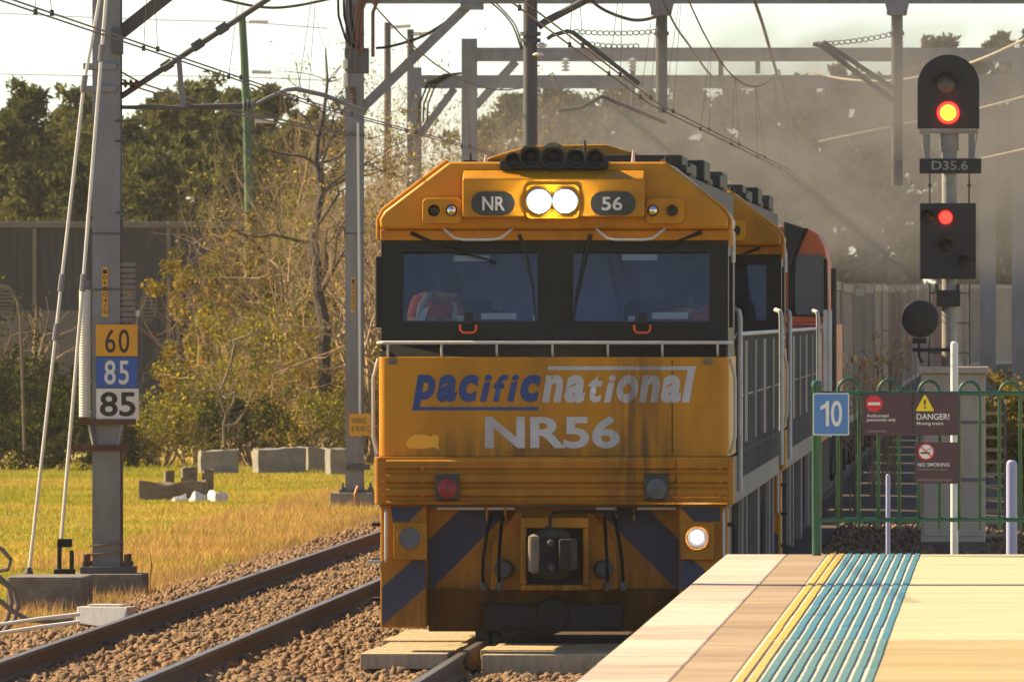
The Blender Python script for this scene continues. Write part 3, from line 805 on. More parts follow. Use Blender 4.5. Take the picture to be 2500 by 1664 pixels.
# white painted box on the ballast shoulder
p = at(245, 1525, 111.6)
t = thing('equipment_box', 'small white painted box with rust streaks beside the left rail', 'box', (p.x, 111.6, -0.2), rz=R(-14)); t.scale = (1.15, 1.0, 1.1)
s = FPX / 104.5
b = MB()
b.add([(-.22, 0, .06), (.18, -0.02, 0.0), (.22, 0, .03), (.22, .06, .20), (-.22, .06, .20), (-.22, .3, .0), (.22, .3, .0), (.22, .3, .2), (-.22, .3, .2)],
      [(0, 1, 2, 3, 4), (5, 8, 7, 6), (4, 3, 7, 8), (2, 6, 7, 3), (0, 4, 8, 5), (0, 5, 6, 2, 1)])
b.build('casing', M['white_box'], t, 0.006)
MB().box(-.13, .16, .08, .28, .202, .222).build('lid', M['white_box'], t, 0.004)
# hoses and pipes at the left edge
b = MB()
b.tube([at(-30, 1330, 112), at(5, 1340, 112), at(26, 1365, 112), at(20, 1388, 112), at(-20, 1396, 112)], 0.022, 8)
tag(b.build('cable_loop', M['hose'], None, smooth=True), 'single grey hose loop at the left edge above the block', 'hose')
b = MB()
b.tube([at(-10, 1400, 111), at(22, 1430, 111), at(28, 1470, 111), at(18, 1510, 111), at(-8, 1545, 111)], 0.024, 8)
tag(b.build('cable_loop', M['hose'], None, smooth=True), 'upright hose loop in front of the anchor block, left strand', 'hose')
b = MB()
b.tube([at(-12, 1408, 110.5), at(34, 1440, 110.5), at(44, 1475, 110.5), at(36, 1510, 110.5), at(10, 1540, 110.5)], 0.024, 8)
tag(b.build('cable_loop', M['hose'], None, smooth=True), 'upright hose loop in front of the anchor block, right strand', 'hose')
b = MB(); b.tube([at(-20, 1450, 109), at(30, 1490, 109), at(70, 1512, 109), at(130, 1516, 109), at(180, 1510, 109)], 0.024, 8)
tag(b.build('ground_hose', M['hose'], None, smooth=True), 'dark hose curving along the ground to the white box', 'hose')
for lab, y0, y1, yy in (('upper of two pale pipes lying on the ballast left of the box', 1520, 1498, 106), ('lower of two pale pipes lying on the ballast left of the box', 1541, 1517, 105)):
    b = MB(); b.tube([at(-30, y0 + 8, yy), at(100, (y0 + y1) / 2, yy), at(195, y1, yy)], 0.018, 8)
    tag(b.build('ground_pipe', M['white_post'], None, smooth=True), lab, 'pipe')

# ------------------------------------------------------------------ second mast, right beside the train
Y2 = 188.0
S2 = FPX / Y2
m2 = thing('catenary_mast', 'grey steel mast close to the left side of the locomotive', 'mast', (at(872, 1200, Y2).x, Y2, -0.05))
X2 = lambda px: (px - 872) / S2
Z2 = lambda py: CH - (py - VY) / S2 + 0.05
h_section(m2, 'column', M['steel'], X2(866), 0, 0.0, 8.6, 0.29, 0.26)
MB().box(X2(808), X2(915), -0.3, 0.3, -0.25, 0.0).build('concrete_footing', M['concrete'], m2, 0.02)
MB().box(X2(830), X2(912), -0.22, 0.22, 0.002, 0.05).build('base_plate', M['steel_dark'], m2)
for px in (838, 906):
    MB().lathe([(0.04, .05), (.04, .09), (.02, .091), (.02, .16)], (X2(px), -.15, 0), 'z', 6).build('anchor_bolt', M['steel_dark'], m2)
MB().box(X2(846), X2(905), -.2, -.14, Z2(1146), Z2(1132)).build('cross_arm', M['steel_dark'], m2)
MB().box(X2(868), X2(890), -.2, -.14, Z2(1130), Z2(1065)).build('junction_box', M['steel'], m2, 0.005)
MB().tube([(X2(875), -.17, Z2(300)), (X2(878), -.17, Z2(620)), (X2(880), -.17, Z2(900)), (X2(880), -.17, Z2(1130))], 0.022, 8).build('earth_conduit', M['white_post'], m2, smooth=True)
MB().box(X2(859), X2(868), -.14, -.132, Z2(763), Z2(677)).build('label_strip', M['sign_yellow'], m2)
for k, ch in enumerate('12+500'):
    text_part('lettering', ch, X2(860.5), X2(866.5), Z2(692 + k * 13), Z2(682 + k * 13), -0.14, M['sign_black'], m2)
for py in (330, 570):
    MB().box(X2(843), X2(890), -.15, -.131, Z2(py + 2), Z2(py - 2)).build('strap', M['steel_dark'], m2)
b = MB(); b.tube([(X2(906), -.1, Z2(1058)), (X2(912), -.1, Z2(1075)), (X2(918), -.1, Z2(1110)), (X2(916), -.1, Z2(1180))], 0.02, 6); b.build('cable', M['white_post'], m2)
MB().tube([(X2(876), -.26, Z2(1185)), (X2(869), -.3, Z2(1205)), (X2(870), -.32, Z2(1225))], 0.022, 6).build('orange_conduit', M['orange_hose'], m2)
# top fittings
MB().box(X2(842), X2(900), -0.16, 0.16, Z2(180), Z2(118)).build('clamp_box', M['steel_dark'], m2, 0.01)
for pxi, (a, c2_) in ((843, (142, 170)), (844, (175, 215))):
    MB().lathe([(0.02, 0), (0.05, 0.03), (0.05, (c2_ - a) / S2 - .03), (0.02, (c2_ - a) / S2)], (X2(pxi), -.2, Z2(c2_)), 'z', 12).build('insulator', M['porcelain'], m2, smooth=True)
disc_insulator(m2, (X2(863), -.18, Z2(258)), 'z', 6, 0.05, 0.05, M['rust'])
for dx in (0, 14, 30):
    MB().tube([(X2(826 + dx), -.18, Z2(-30)), (X2(828 + dx), -.18, Z2(40)), (X2(845 + dx * .7), -.18, Z2(95)), (X2(862 + dx * .5), -.18, Z2(118))], 0.02, 6).build('feeder_cable', M['cable'], m2)
for px, py in ((872, 60), (884, 70), (912, 80)):
    MB().tube([(X2(px + 20), -.18, Z2(-20)), (X2(px), -.18, Z2(py * .4)), (X2(px), -.18, Z2(py + 60))], 0.03, 7).build('red_feeder', M['red_cable'], m2)
BZ2 = Z2(9)
MB().box(-0.1, 17.0, -0.15, 0.15, BZ2, BZ2 + 0.4).build('beam', M['steel'], m2)
MB().bar((X2(880), 0.02, Z2(268)), (X2(1152), 0.02, BZ2 + .03), 0.15, 0.15, up=(0, 1, 0)).build('knee_brace', M['steel'], m2)
MB().box(X2(1125), X2(1180), -.17, .17, BZ2 - .1, BZ2 - .002).build('brace_plate', M['steel'], m2)
for px, bot, lab in ((1615, 275, 0), (2190, 452, 1)):
    MB().tube([(X2(px), .05, BZ2 - .01), (X2(px), .05, Z2(bot))], 0.094, 16).build('drop_tube', M['steel_dark'], m2, smooth=True)
    MB().prism([(X2(px - 32), Z2(-2)), (X2(px + 32), Z2(-2)), (X2(px + 22), Z2(38)), (X2(px - 22), Z2(38))], -.17, .27, 'y').build('beam_clamp', M['steel'], m2, 0.01)
    for dx in (-22, 22):
        MB().lathe([(.02, -.03), (.02, .03)], (X2(px + dx), -.19, Z2(33)), 'z', 6).build('bolt', M['steel_dark'], m2)
    MB().lathe([(0.12, -.03), (0.12, .03)], (X2(px), .05, Z2(82)), 'z', 14).build('clamp_band', M['steel_dark'], m2)
# cantilever arms from the second drop tubes
MB().tube([(X2(1625), 0, Z2(300)), (X2(1500), 0, Z2(248)), (X2(1470), 0, Z2(235)), (X2(1420), 0, Z2(262)), (X2(1365), 0, Z2(270))], 0.03, 8).build('registration_arm', M['steel_dark'], m2, smooth=True)
MB().tube([(X2(2180), 0, Z2(245)), (X2(2005), 0, Z2(112)), (X2(1985), 0, Z2(108))], [.045, .04, .035], 8).build('cantilever_tube', M['steel_dark'], m2, smooth=True)
MB().tube([(X2(2180), 0, Z2(215)), (X2(2010), 0, Z2(103))], .04, 8).build('cantilever_tube', M['steel_dark'], m2, smooth=True)

t, X, Z, y = plate('notice_plate', 'small yellow notice plate on the mast beside the locomotive', 'sign', 853, 906, 1009, 1063, Y2 - 0.21, M['sign_yellow'], M['sign_yellow'])
text_part('lettering', 'WIRING\n& W/401C', X(858), X(902), Z(1052), Z(1020), y, M['sign_black'], t)

# ------------------------------------------------------------------ far gantries
def gantry(label, px, Y, beam_top, beam_bot, x_end, mast_top, right=None, mt='steel', brace=None):
    s = FPX / Y
    base = at(px, 768, Y)
    t = thing('overhead_gantry', label, 'gantry', (base.x, Y, -0.3))
    Xg = lambda q: (q - px) / s
    Zg = lambda q: CH - (q - VY) / s + 0.3
    h_section(t, 'column', M[mt], 0, 0, 0, Zg(mast_top), 0.30, 0.3)
    MB().box(0.152, Xg(x_end), -0.16, 0.16, Zg(beam_bot), Zg(beam_top)).build('beam', M[mt], t)
    if right: h_section(t, 'column', M[mt], Xg(right), 0.0, 0, Zg(beam_bot) - .003, 0.36, 0.3)
    if brace:
        MB().bar((0.12, 0, Zg(brace[1])), (Xg(brace[0]), 0, Zg(beam_bot)), 0.16, 0.16, up=(0, 1, 0)).build('knee_brace', M[mt], t)
    return t, Xg, Zg
t3, X3, Z3 = gantry('grey gantry with short square post rising above the locomotive roof', 1146, 232, 117, 150, 2600, 95, 2492, brace=(1260, 260))
for px, (a, c2_) in ((1545, (150, 260)), (1850, (135, 180)), (1760, (135, 200))):
    MB().tube([(X3(px), 0, Z3(a)), (X3(px), 0, Z3(c2_))], .05, 8).build('hanger', M['steel_dark'], t3)
for px in (1382, 1545):
    disc_insulator(t3, (X3(px), -.2, Z3(175)), 'z', 4, .09, .07)
t4, X4, Z4 = gantry('grey gantry behind, its lower beam crossing left of the square post', 1012, 262, 184, 216, 2600, 165, 2412, brace=(1110, 330))
for k, dx in enumerate((0, 10, 20)):
    MB().tube([(X4(1024 + dx), -.2, Z4(300)), (X4(1026 + dx), -.2, Z4(255)), (X4(1045 + dx), -.2, Z4(205)), (X4(1085 + dx), -.2, Z4(183)), (X4(1140), -.2, Z4(178))], .022, 6).build('feeder_cable', M['cable'], t4)
disc_insulator(t4, (X4(1003), -.25, Z4(330)), 'z', 3, .07, .1)
disc_insulator(t4, (X4(1008), -.25, Z4(445)), 'z', 4, .07, .1)
# the gantry nearer than the frame, whose shadow crosses the platform
m0 = thing('overhead_gantry', 'steel gantry spanning the near platform end, casting its shadow there', 'gantry', (-10.0, 77.2, -0.3))
h_section(m0, 'column', M['steel'], 0, 0, 0, 8.9, 0.3, 0.3)
MB().box(0.152, 16, -0.14, 0.14, 8.2, 8.55).build('beam', M['steel'], m0)
MB().bar((7.6, 0.0, 8.2), (9.9, -1.3, 6.6), 0.09, 0.09).build('knee_brace', M['steel'], m0)

# ------------------------------------------------------------------ overhead lines
def sag(a, b, d, n=14):
    a, b = Vector(a), Vector(b)
    return [a.lerp(b, i / n) - Vector((0, 0, 4 * d * (i / n) * (1 - i / n))) for i in range(n + 1)]
def overhead(label, x, zc, zm, stagger, spans, r=0.008):
    t = thing('overhead_line', label, 'overhead line', (x, spans[0], 0))
    for k in (-1, 1):
        b = MB()
        for i in range(len(spans) - 1):
            a0, a1 = spans[i], spans[i + 1]
            s0, s1 = stagger * (-1) ** i, -stagger * (-1) ** i
            b.tube([(s0 + k*.05 + float(bend(a0)), a0 - spans[0], zc), (s1 + k*.05 + float(bend(a1)), a1 - spans[0], zc)], r, 5, caps=False)
        b.build('contact_wire', M['wire'], t)
    b = MB(); drops = []
    for i in range(len(spans) - 1):
        a0, a1 = spans[i], spans[i + 1]
        p = sag((float(bend(a0)), a0 - spans[0], zm), (float(bend(a1)), a1 - spans[0], zm), 0.75)
        b.tube(p, r * 1.25, 5, caps=False)
        drops += [(q, (stagger * (-1) ** i) * (1 - 2 * j / 14)) for j, q in enumerate(p[1:-1], 1) if j % 3 == 1]
    b.build('messenger_wire', M['wire'], t)
    for q, sx in drops:
        for k in (-1, 1):
            d = MB()
            lo = Vector((float(bend(q.y + spans[0])) + sx + k*.05, q.y + k * .15, zc))
            hi = Vector((q.x, q.y + k * .15, q.z))
            d.tube([lo, hi], 0.0028, 4)
            d.box(lo.x - .014, lo.x + .014, lo.y - .03, lo.y + .03, lo.z - .02, lo.z + .025)
            d.build('dropper', M['wire'], t)
    return t
overhead('twin contact wires and messenger above the empty left track', SIDE + .1, 5.12, 6.75, 0.18, [72, 128, 188, 232, 290, 350])
overhead('twin contact wires and messenger above the freight train', MAIN + .1, 5.15, 6.80, 0.18, [72, 128, 188, 232, 290, 350])
def wire(label, pts, r=0.012, m='wire', name='cable', cat='wire', beads=0, dr=()):
    P = [at(*p) for p in pts]
    # smooth through the points
    Q = []
    for i in range(len(P) - 1):
        p0, p1, p2, p3 = P[max(i-1, 0)], P[i], P[i+1], P[min(i+2, len(P)-1)]
        for k in range(6):
            u = k / 6
            Q.append(0.5 * ((2*p1) + (-p0+p2)*u + (2*p0-5*p1+4*p2-p3)*u*u + (-p0+3*p1-3*p2+p3)*u**3))
    Q.append(P[-1])
    b = MB(); b.tube(Q, r, 6)
    o = b.build(name, M[m], None, smooth=True)
    return tag(o, label, cat), Q
# cross-span wires
wire('thick sagging wire hanging across the top left between the masts', [(395, -40, 150), (540, -2, 150), (640, 18, 150), (720, 15, 150), (830, -8, 150)], 0.02)
wire('pair wire crossing behind the left mast toward the second mast', [(300, 178, 150), (380, 215, 155), (600, 275, 170), (860, 325, 188)], 0.012)
wire('lower pair wire crossing behind the left mast toward the second mast', [(300, 195, 150), (355, 220, 155), (600, 284, 170), (860, 330, 188)], 0.012)
wire('feeder wire bowing from the knee brace down to the drop tube', [(1180, -5, 188), (1215, 20, 180), (1250, 60, 170), (1272, 118, 150)], 0.014, 'cable')
wire('second feeder wire bowing from the knee brace down to the drop tube', [(1195, -5, 188), (1225, 22, 180), (1258, 62, 170), (1276, 118, 150)], 0.012, 'cable')
wire('cable slung from the second mast up to the overhead beam', [(918, 118, 188), (960, 112, 188), (1040, 85, 188), (1130, 25, 188), (1160, 2, 188)], 0.025, 'cable')
wire('thick sagging cross-span wire near the top between the drop tubes', [(1425, -15, 186), (1470, 22, 186), (1530, 46, 186), (1570, 49, 186), (1612, 38, 186)], 0.03)
wire('sloping wire falling to the right from the drop tube clamp', [(1620, 5, 186), (1650, 65, 190), (1682, 110, 196), (1740, 190, 205), (1840, 290, 215), (1990, 420, 240)], 0.02)
wire('dark twin wire slanting down at top right of the centre', [(1838, -10, 186), (1862, 60, 190), (1885, 140, 198), (1900, 190, 205)], 0.028)
wire('pale sunlit wire curving from the right edge down behind the signal', [(2540, 78, 200), (2380, 150, 205), (2230, 190, 212), (2130, 198, 216), (2040, 190, 222), (1985, 175, 230)], 0.022, 'bright_wire')
wire('pale sunlit wire below it, crossing right of the signal lamp', [(2540, 225, 200), (2400, 262, 205), (2230, 298, 214), (2110, 322, 224), (2000, 345, 236)], 0.02, 'bright_wire')
wire('short pale wire at the right edge beside the D35.6 plate', [(2540, 355, 200), (2400, 386, 205), (2300, 400, 212)], 0.02, 'bright_wire')
wire('thin telegraph wire across the upper left sky', [(-60, 30, 300), (200, 42, 300), (420, 50, 300), (600, 55, 300), (800, 70, 300)], 0.011)
wire('thin telegraph wire at mid height of the left sky', [(-60, 180, 300), (210, 185, 300), (450, 186, 300), (640, 190, 300), (860, 200, 300)], 0.011)
wire('thin stay wire slanting up from the shed roof past the green pole', [(335, 565, 262), (440, 520, 262), (650, 375, 262), (705, 340, 262)], 0.010)
def chain(label, a, c, n):
    P = sag(at(*a), at(*c), 0.03, n)
    t = thing('insulated_chain', label, 'chain', P[0])
    b0 = MB()
    for i in range(n):
        p, q = P[i] - P[0], P[i+1] - P[0]
        cc = (p + q) / 2; hw = (q - p).length * .5
        b = MB()
        ring = [(cc.x + hw * math.cos(k * math.pi / 4), cc.y, cc.z + .036 * math.sin(k * math.pi / 4)) for k in range(9)]
        b.tube(ring, .009, 5, caps=False)
        b.build('link', M['steel_dark'], t)
chain('short chain across to the left drop tube, upper one', (1400, 77, 184), (1604, 77, 184), 14)
chain('short chain across to the left drop tube, just above the beam', (1425, 105, 186), (1560, 112, 186), 10)
chain('short chain sagging across to the right drop tube', (1990, 108, 186), (2178, 84, 186), 13)

# timber pole, moss green, with strain insulators
YP = 262.0
p = at(600, 768, YP); sp = FPX / YP
t = thing('telegraph_pole', 'slender leaning moss-green timber pole among the trees', 'pole', (p.x, YP, -0.3))
XP = lambda q: (q - 600) / sp
ZP = lambda q: CH - (q - VY) / sp + 0.3
MB().tube([(XP(625), 0, 0), (XP(609), 0, ZP(515)), (XP(603), 0, ZP(300)), (XP(597), 0, ZP(150)), (XP(591), 0, ZP(44))], [0.13, 0.105, .095, .09, .085], 12).build('shaft', M['green_pole'], t, smooth=True)
for (x0, x1, py) in ((608, 655, 53), (615, 662, 176), (622, 668, 296)):
    b = MB(); prof = []
    L_ = (x1 - x0) / sp; k = 9
    for i in range(k): prof += [(.03, L_ * i / k), (.055, L_ * (i + .4) / k), (.055, L_ * (i + .6) / k)]
    prof.append((.03, L_))
    b.lathe(prof, (XP(x0), 0, ZP(py)), 'x', 10); b.build('insulator', M['porcelain'], t, smooth=True)
for dx, top in ((896 + 50, 55), (1002, 72)):
    pp = at(dx, 768, 300); s_ = FPX / 300
    t = thing('telegraph_pole', 'grey wooden pole top among bare twigs, ' + ('left of the pair' if dx < 980 else 'right of the pair'), 'pole', (pp.x, 300, -0.3))
    MB().tube([(0, 0, 0), (0, 0, CH - (top - VY) / s_ + .3)], [.12, .085], 10).build('shaft', M['steel_dark'], t, smooth=True)
    MB().tube([(.05, 0, CH - (top + 12 - VY) / s_ + .3), (.6, 0, CH - (top + 8 - VY) / s_ + .3)], .05, 8).build('insulator', M['porcelain'], t)

# ------------------------------------------------------------------ signal D35.6
YG = 155.0
SG = FPX / YG
sg = thing('railway_signal', 'tall railway signal showing red, plate reading D35.6', 'signal', (at(2318, 900, YG).x, YG, -0.3))
XG = lambda q: (q - 2318) / SG
ZG = lambda q: CH - (q - VY) / SG + 0.3
MB().tube([(0, 0, 0), (0, 0, ZG(317))], 0.102, 18).build('post', M['signal_grey'], sg, smooth=True)
MB().lathe([(0.125, ZG(368)), (0.125, ZG(325))], (0, 0, 0), 'z', 18).build('post_collar', M['signal_grey'], sg, smooth=True)
# arched main head
poly = [(XG(2240), ZG(315)), (XG(2391), ZG(315)), (XG(2391), ZG(208))]
for k in range(1, 16):
    a = math.pi * k / 16
    poly.append((XG(2315.5) + XG(2391 - 2315.5 + 2318) * math.cos(a), ZG(208) + (ZG(134) - ZG(208)) * math.sin(a)))
poly.append((XG(2240), ZG(208)))
hd = MB().prism(poly, -0.16, -0.11, 'y').build('upper_head', M['signal_black'], sg, 0.006)
def lamp_unit(parent, px, py, r, lens, core=None, hood=True):
    c = (XG(px), -0.16, ZG(py))
    ln = MB().lathe([(r, 0.0), (r, -0.02), (r * .7, -0.045), (0.01, -0.052)], c, 'y', 24).build('lens', lens, parent, smooth=True)
    if core:
        MB().lathe([(r * .72, -0.0475), (r * .4, -0.056), (0.01, -0.058)], c, 'y', 20).build('lens_core', core, ln, smooth=True)
    if hood:
        vs, fs = [], []
        for i in range(13):
            a = math.pi * i / 12
            for rr, yy in ((r * 1.35, 0.0), (r * 1.35, -0.2), (r * 1.28, -0.2), (r * 1.28, 0.0)):
                vs.append((c[0] + rr * math.cos(a), c[1] + yy, c[2] + rr * math.sin(a)))
        for i in range(12):
            for k in range(4): fs.append((i*4+k, i*4+(k+1) % 4, (i+1)*4+(k+1) % 4, (i+1)*4+k))
        MB().add(vs, fs).build('lamp_hood', M['signal_black'], parent)
lamp_unit(hd, 2315, 276, 0.145, M['red_lamp'], M['amber_lamp'], hood=False)
lamp_unit(hd, 2310, 205, 0.12, M['grey_lens'])
MB().box(XG(2244), XG(2388), -0.15, 0.02, ZG(326), ZG(316.5)).build('head_bracket', M['signal_grey'], sg, 0.006)
for px in (2263, 2372):
    MB().box(XG(px - 8), XG(px + 8), -0.08, 0.02, ZG(386), ZG(327)).build('bracket_leg', M['signal_grey'], sg)
    MB().tube([(XG(px + (-14 if px < 2300 else 14)), -.1, ZG(326)), (XG(px + (-5 if px < 2300 else 5)), -.1, ZG(386))], 0.008, 6).build('stay_rod', M['signal_grey'], sg)
for px in (2270, 2366):
    MB().tube([(XG(px), -.1, ZG(424)), (XG(px), -.1, ZG(497))], 0.011, 6).build('stay_rod', M['signal_black'], sg)
    MB().lathe([(.025, -.02), (.025, .02)], (XG(px), -.1, ZG(453)), 'z', 8).build('stay_clamp', M['signal_black'], sg)
pl = MB().box(XG(2245), XG(2396), -0.14, -0.115, ZG(424), ZG(387)).build('number_plate', M['signal_black'], sg, 0.004)
text_part('lettering', 'D35.6', XG(2275), XG(2363), ZG(415), ZG(393), -0.142, M['signal_grey'], pl, bold=0.01)
lh = MB().box(XG(2246), XG(2383), -0.16, -0.10, ZG(681), ZG(496)).build('lower_head', M['signal_black'], sg, 0.008)
lamp_unit(lh, 2309, 531, 0.085, M['red_lamp'])
for px, py in ((2265, 530), (2309, 600), (2352, 640)):
    lamp_unit(lh, px, py, 0.08, M['signal_black'])
for dy, px in ((-.09, 2268), (-.09, 2366)):
    MB().tube([(XG(px), .35, ZG(690)), (XG(px), .35, ZG(1180))], 0.016, 6).build('ladder_stile', M['steel_dark'], sg)
for k in range(7):
    MB().tube([(XG(2268), .35, ZG(715 + 73 * k)), (XG(2366), .35, ZG(715 + 73 * k))], 0.012, 6).build('ladder_rung', M['steel_dark'], sg)
MB().box(XG(2286), XG(2345), -.14, .14, ZG(748), ZG(708)).build('post_clamp', M['signal_black'], sg, 0.01)
for px in (2287, 2339): MB().tube([(XG(px), -.1, ZG(715)), (XG(px), -.1, ZG(693))], .025, 8).build('clamp_bolt', M['signal_black'], sg)
dc = MB().lathe([(0.02, -0.02), (0.18, -0.012), (0.245, 0.0), (0.252, 0.03), (0.245, .05)], (XG(2247), -.3, ZG(778)), 'y', 32).build('shunt_disc', M['signal_black'], sg, smooth=True)
MB().lathe([(0.12, -.028), (.05, -.034)], (XG(2247), -.3, ZG(772)), 'y', 24).build('disc_centre', M['black'], dc)
MB().tube([(XG(2244), -.28, ZG(825)), (XG(2244), -.28, ZG(868)), (XG(2252), -.28, ZG(884))], .02, 8).build('disc_stem', M['signal_black'], sg)
MB().box(XG(2228), XG(2320), -.3, -.24, ZG(858), ZG(849)).build('disc_arm', M['signal_black'], sg)
MB().box(XG(2228), XG(2262), -.32, -.22, ZG(838), ZG(825)).build('disc_bracket', M['signal_black'], sg)

# location cabinet in front of the signal
YC = 151.0
SCb = FPX / YC
cbn = thing('location_cabinet', 'beige metal equipment cabinet behind the warning signs', 'cabinet', (at(2327, 1290, YC).x, YC, -0.25))
w2 = 165 / SCb / 2
ZC = lambda q: CH - (q - VY) / SCb + .25
MB().box(-w2 + .02, w2 - .02, 0, .5, 0.12, ZC(912)).build('body', M['cabinet'], cbn, 0.01)
MB().box(-w2 - .02, w2 + .02, -.06, .56, ZC(911), ZC(895)).build('roof', M['cabinet'], cbn, 0.01)
MB().box(-w2 + .05, -.01, -.018, -.001, .2, ZC(925)).build('door', M['cabinet'], cbn, 0.006)
MB().box(.01, w2 - .05, -.018, -.001, .2, ZC(925)).build('door', M['cabinet'], cbn, 0.006)
for zz in (ZC(1030), ZC(1170)):
    MB().box(-w2 + .02, w2 - .02, -.03, -.0185, zz - .02, zz + .02).build('locking_bar', M['steel'], cbn)
MB().box(-w2, w2, .02, .48, -.05, .118).build('plinth', M['old_concrete'], cbn)
# access steps right of the cabinet
YT = 158.0
sT = FPX / YT
stt = thing('access_steps', 'narrow flight of sunlit timber steps right of the beige cabinet', 'steps', (at(2426, 1330, YT).x, YT, -0.3))
for k in range(11):
    zz = 0.1 + k * 0.165
    MB().box(-.13, .13, k * .16, k * .16 + .22, zz, zz + .045).build('tread', M['timber'], stt, 0.004)
for s in (-1, 1):
    MB().bar((s * .155, 0.0, 0.0), (s * .155, 1.9, 1.9), .04, .2).build('stringer', M['timber_dark'], stt)
# ================================================================== the freight train
LS = 290.0
LX = lambda px: (px - 1351.4) / LS
LZ = lambda py: CH - (py - VY) / LS
NW = 1.475
loco = thing('locomotive', 'orange leading diesel locomotive numbered NR56 with lit headlights', 'locomotive', (MAIN, 97.6, 0))

def plan_box(x0, x1, y0, y1, z0, z1, r, n=6):
    """box whose two front corners are rounded in plan"""
    pts = []
    for cx, a in ((x0 + r, 180), (x1 - r, 270)):
        for k in range(n + 1):
            t = R(a + 90 * k / n)
            pts.append((cx + r * math.cos(t), y0 + r + r * math.sin(t)))
    pts += [(x1, y1), (x0, y1)]
    return MB().prism(pts, z0, z1, 'z')

# nose
nose = plan_box(-NW, NW, 0.0, 2.6, 1.635, LZ(871), 0.085).build('nose_panel', M['orange_nose'], loco, 0.008, smooth=True)
TY = -0.0015
for ch, x0, x1, za, zb, mt in (('p', 1006, 1063, 1001.5, 914, 'logo_blue'), ('a', 1066, 1116, 981, 914, 'logo_blue'), ('c', 1120, 1169, 981, 914, 'logo_blue'), ('i', 1171, 1201, 980, 914, 'logo_blue'), ('f', 1204, 1241, 980, 914, 'logo_blue'), ('i', 1238, 1267, 980, 914, 'logo_blue'), ('c', 1270, 1320, 981, 914, 'logo_blue'),
        ('n', 1323, 1375, 982, 915, 'silver'), ('a', 1378, 1429, 983, 915, 'silver'), ('t', 1436, 1472, 982, 915, 'silver'), ('i', 1474, 1504, 982, 915, 'silver'), ('o', 1505, 1558, 983, 915, 'silver'), ('n', 1559, 1611, 982, 915, 'silver'), ('a', 1613, 1664, 983, 915, 'silver'), ('l', 1664, 1699, 982, 893.5, 'silver')):
    text_part('lettering', ch, LX(x0), LX(x1), LZ(za), LZ(zb), TY, M[mt], nose, shear=0.2, bold=0.028 if ch in 'ift' else 0.045)
MB().add([(LX(1022), TY-.0045, LZ(1001)), (LX(1314), TY-.0045, LZ(1001)), (LX(1316), TY-.0045, LZ(993)), (LX(1024), TY-.0045, LZ(993))], [(0,1,2,3)]).build('underline', M['logo_blue'], nose)
MB().add([(LX(1337), TY-.0045, LZ(903)), (LX(1698), TY-.0045, LZ(903)), (LX(1700), TY-.0045, LZ(893.5)), (LX(1339), TY-.0045, LZ(893.5))], [(0,1,2,3)]).build('overline', M['silver'], nose)
text_part('lettering', 'NR56', LX(1184), LX(1513), LZ(1094), LZ(1015), TY, M['silver'], nose, bold=0.03)
blob = [(991, 1083), (998, 1068), (1012, 1061), (1035, 1060), (1050, 1066), (1058, 1060), (1070, 1063), (1073, 1072), (1069, 1082), (1074, 1098), (1060, 1091), (1040, 1094), (1015, 1095), (996, 1093)]
MB().prism([(LX(a), LZ(b)) for a, b in blob], TY - .003, TY - .001, 'y').build('paint_patch', M['patch'], nose)
for k in range(15):
    MB().lathe([(.010, 0), (.010, -.007), (.005, -.010)], (-1.33 + k * .19, 0.0, 1.665), 'y', 8).build('bolt', M['orange_dirty'], nose)
for px in (958, 1728):
    MB().prism(rounded(LX(px - 12), LX(px + 12), LZ(890), LZ(874), .02, 3), -.004, -.001, 'y').build('worn_sticker', M['sleeper'], nose)
MB().box(LX(1640), LX(1642), -.004, -.0006, 1.66, LZ(878)).build('panel_seam', M['under'], nose)
# sloping black apron under the windscreen
MB().prism([(0.02, LZ(871) + .002), (0.235, LZ(832)), (0.235, LZ(871) + .002)], -NW + .02, NW - .02, 'x').build('apron', M['cab_black'], loco)
hr = MB()
hr.tube([(-NW - .01, 0.18, LZ(838)), (-NW - .005, 0.02, LZ(837)), (-NW + .04, -0.03, LZ(836)), (NW - .04, -0.03, LZ(836)), (NW + .01, 0.02, LZ(836)), (NW + .012, .18, LZ(836))], 0.0155, 10)
for px in (947, 1078, 1213, 1349, 1484, 1617, 1752):
    hr.tube([(LX(px), -0.03, LZ(836)), (LX(px), -0.025, LZ(858)), (LX(px), 0.03, LZ(868))], 0.0105, 8)
hr.build('front_handrail', M['white_rail'], loco, smooth=True)

# cab shell: front wall with two openings, side walls, roof of the opening
fy0, fy1 = 0.235, 0.31
Wz0, Wz1, Bz0, Bz1 = LZ(787), LZ(611), LZ(871), LZ(587)
wl0, wl1, wr0, wr1 = LX(977), LX(1313), LX(1393), LX(1733)
b = MB()
b.box(-NW + .012, NW - .012, fy0, fy1, Bz0, Wz0)
b.box(-NW + .012, NW - .012, fy0, fy1, Wz1, Bz1)
for a, c in ((-NW + .012, wl0), (wl1, wr0), (wr1, NW - .012)): b.box(a, c, fy0, fy1, Wz0, Wz1)
for s in (-1, 1):
    xa, xb = (s * (NW - .012), s * (NW - .07)) if s < 0 else (s * (NW - .07), s * (NW - .012))
    b.box(xa, xb, fy1, 2.55, Bz0, 2.72); b.box(xa, xb, fy1, 2.55, 3.33, Bz1)
    b.box(xa, xb, fy1, 0.6, 2.72, 3.33); b.box(xa, xb, 1.95, 2.55, 2.72, 3.33)
b.build('cab_wall', M['cab_black'], loco)
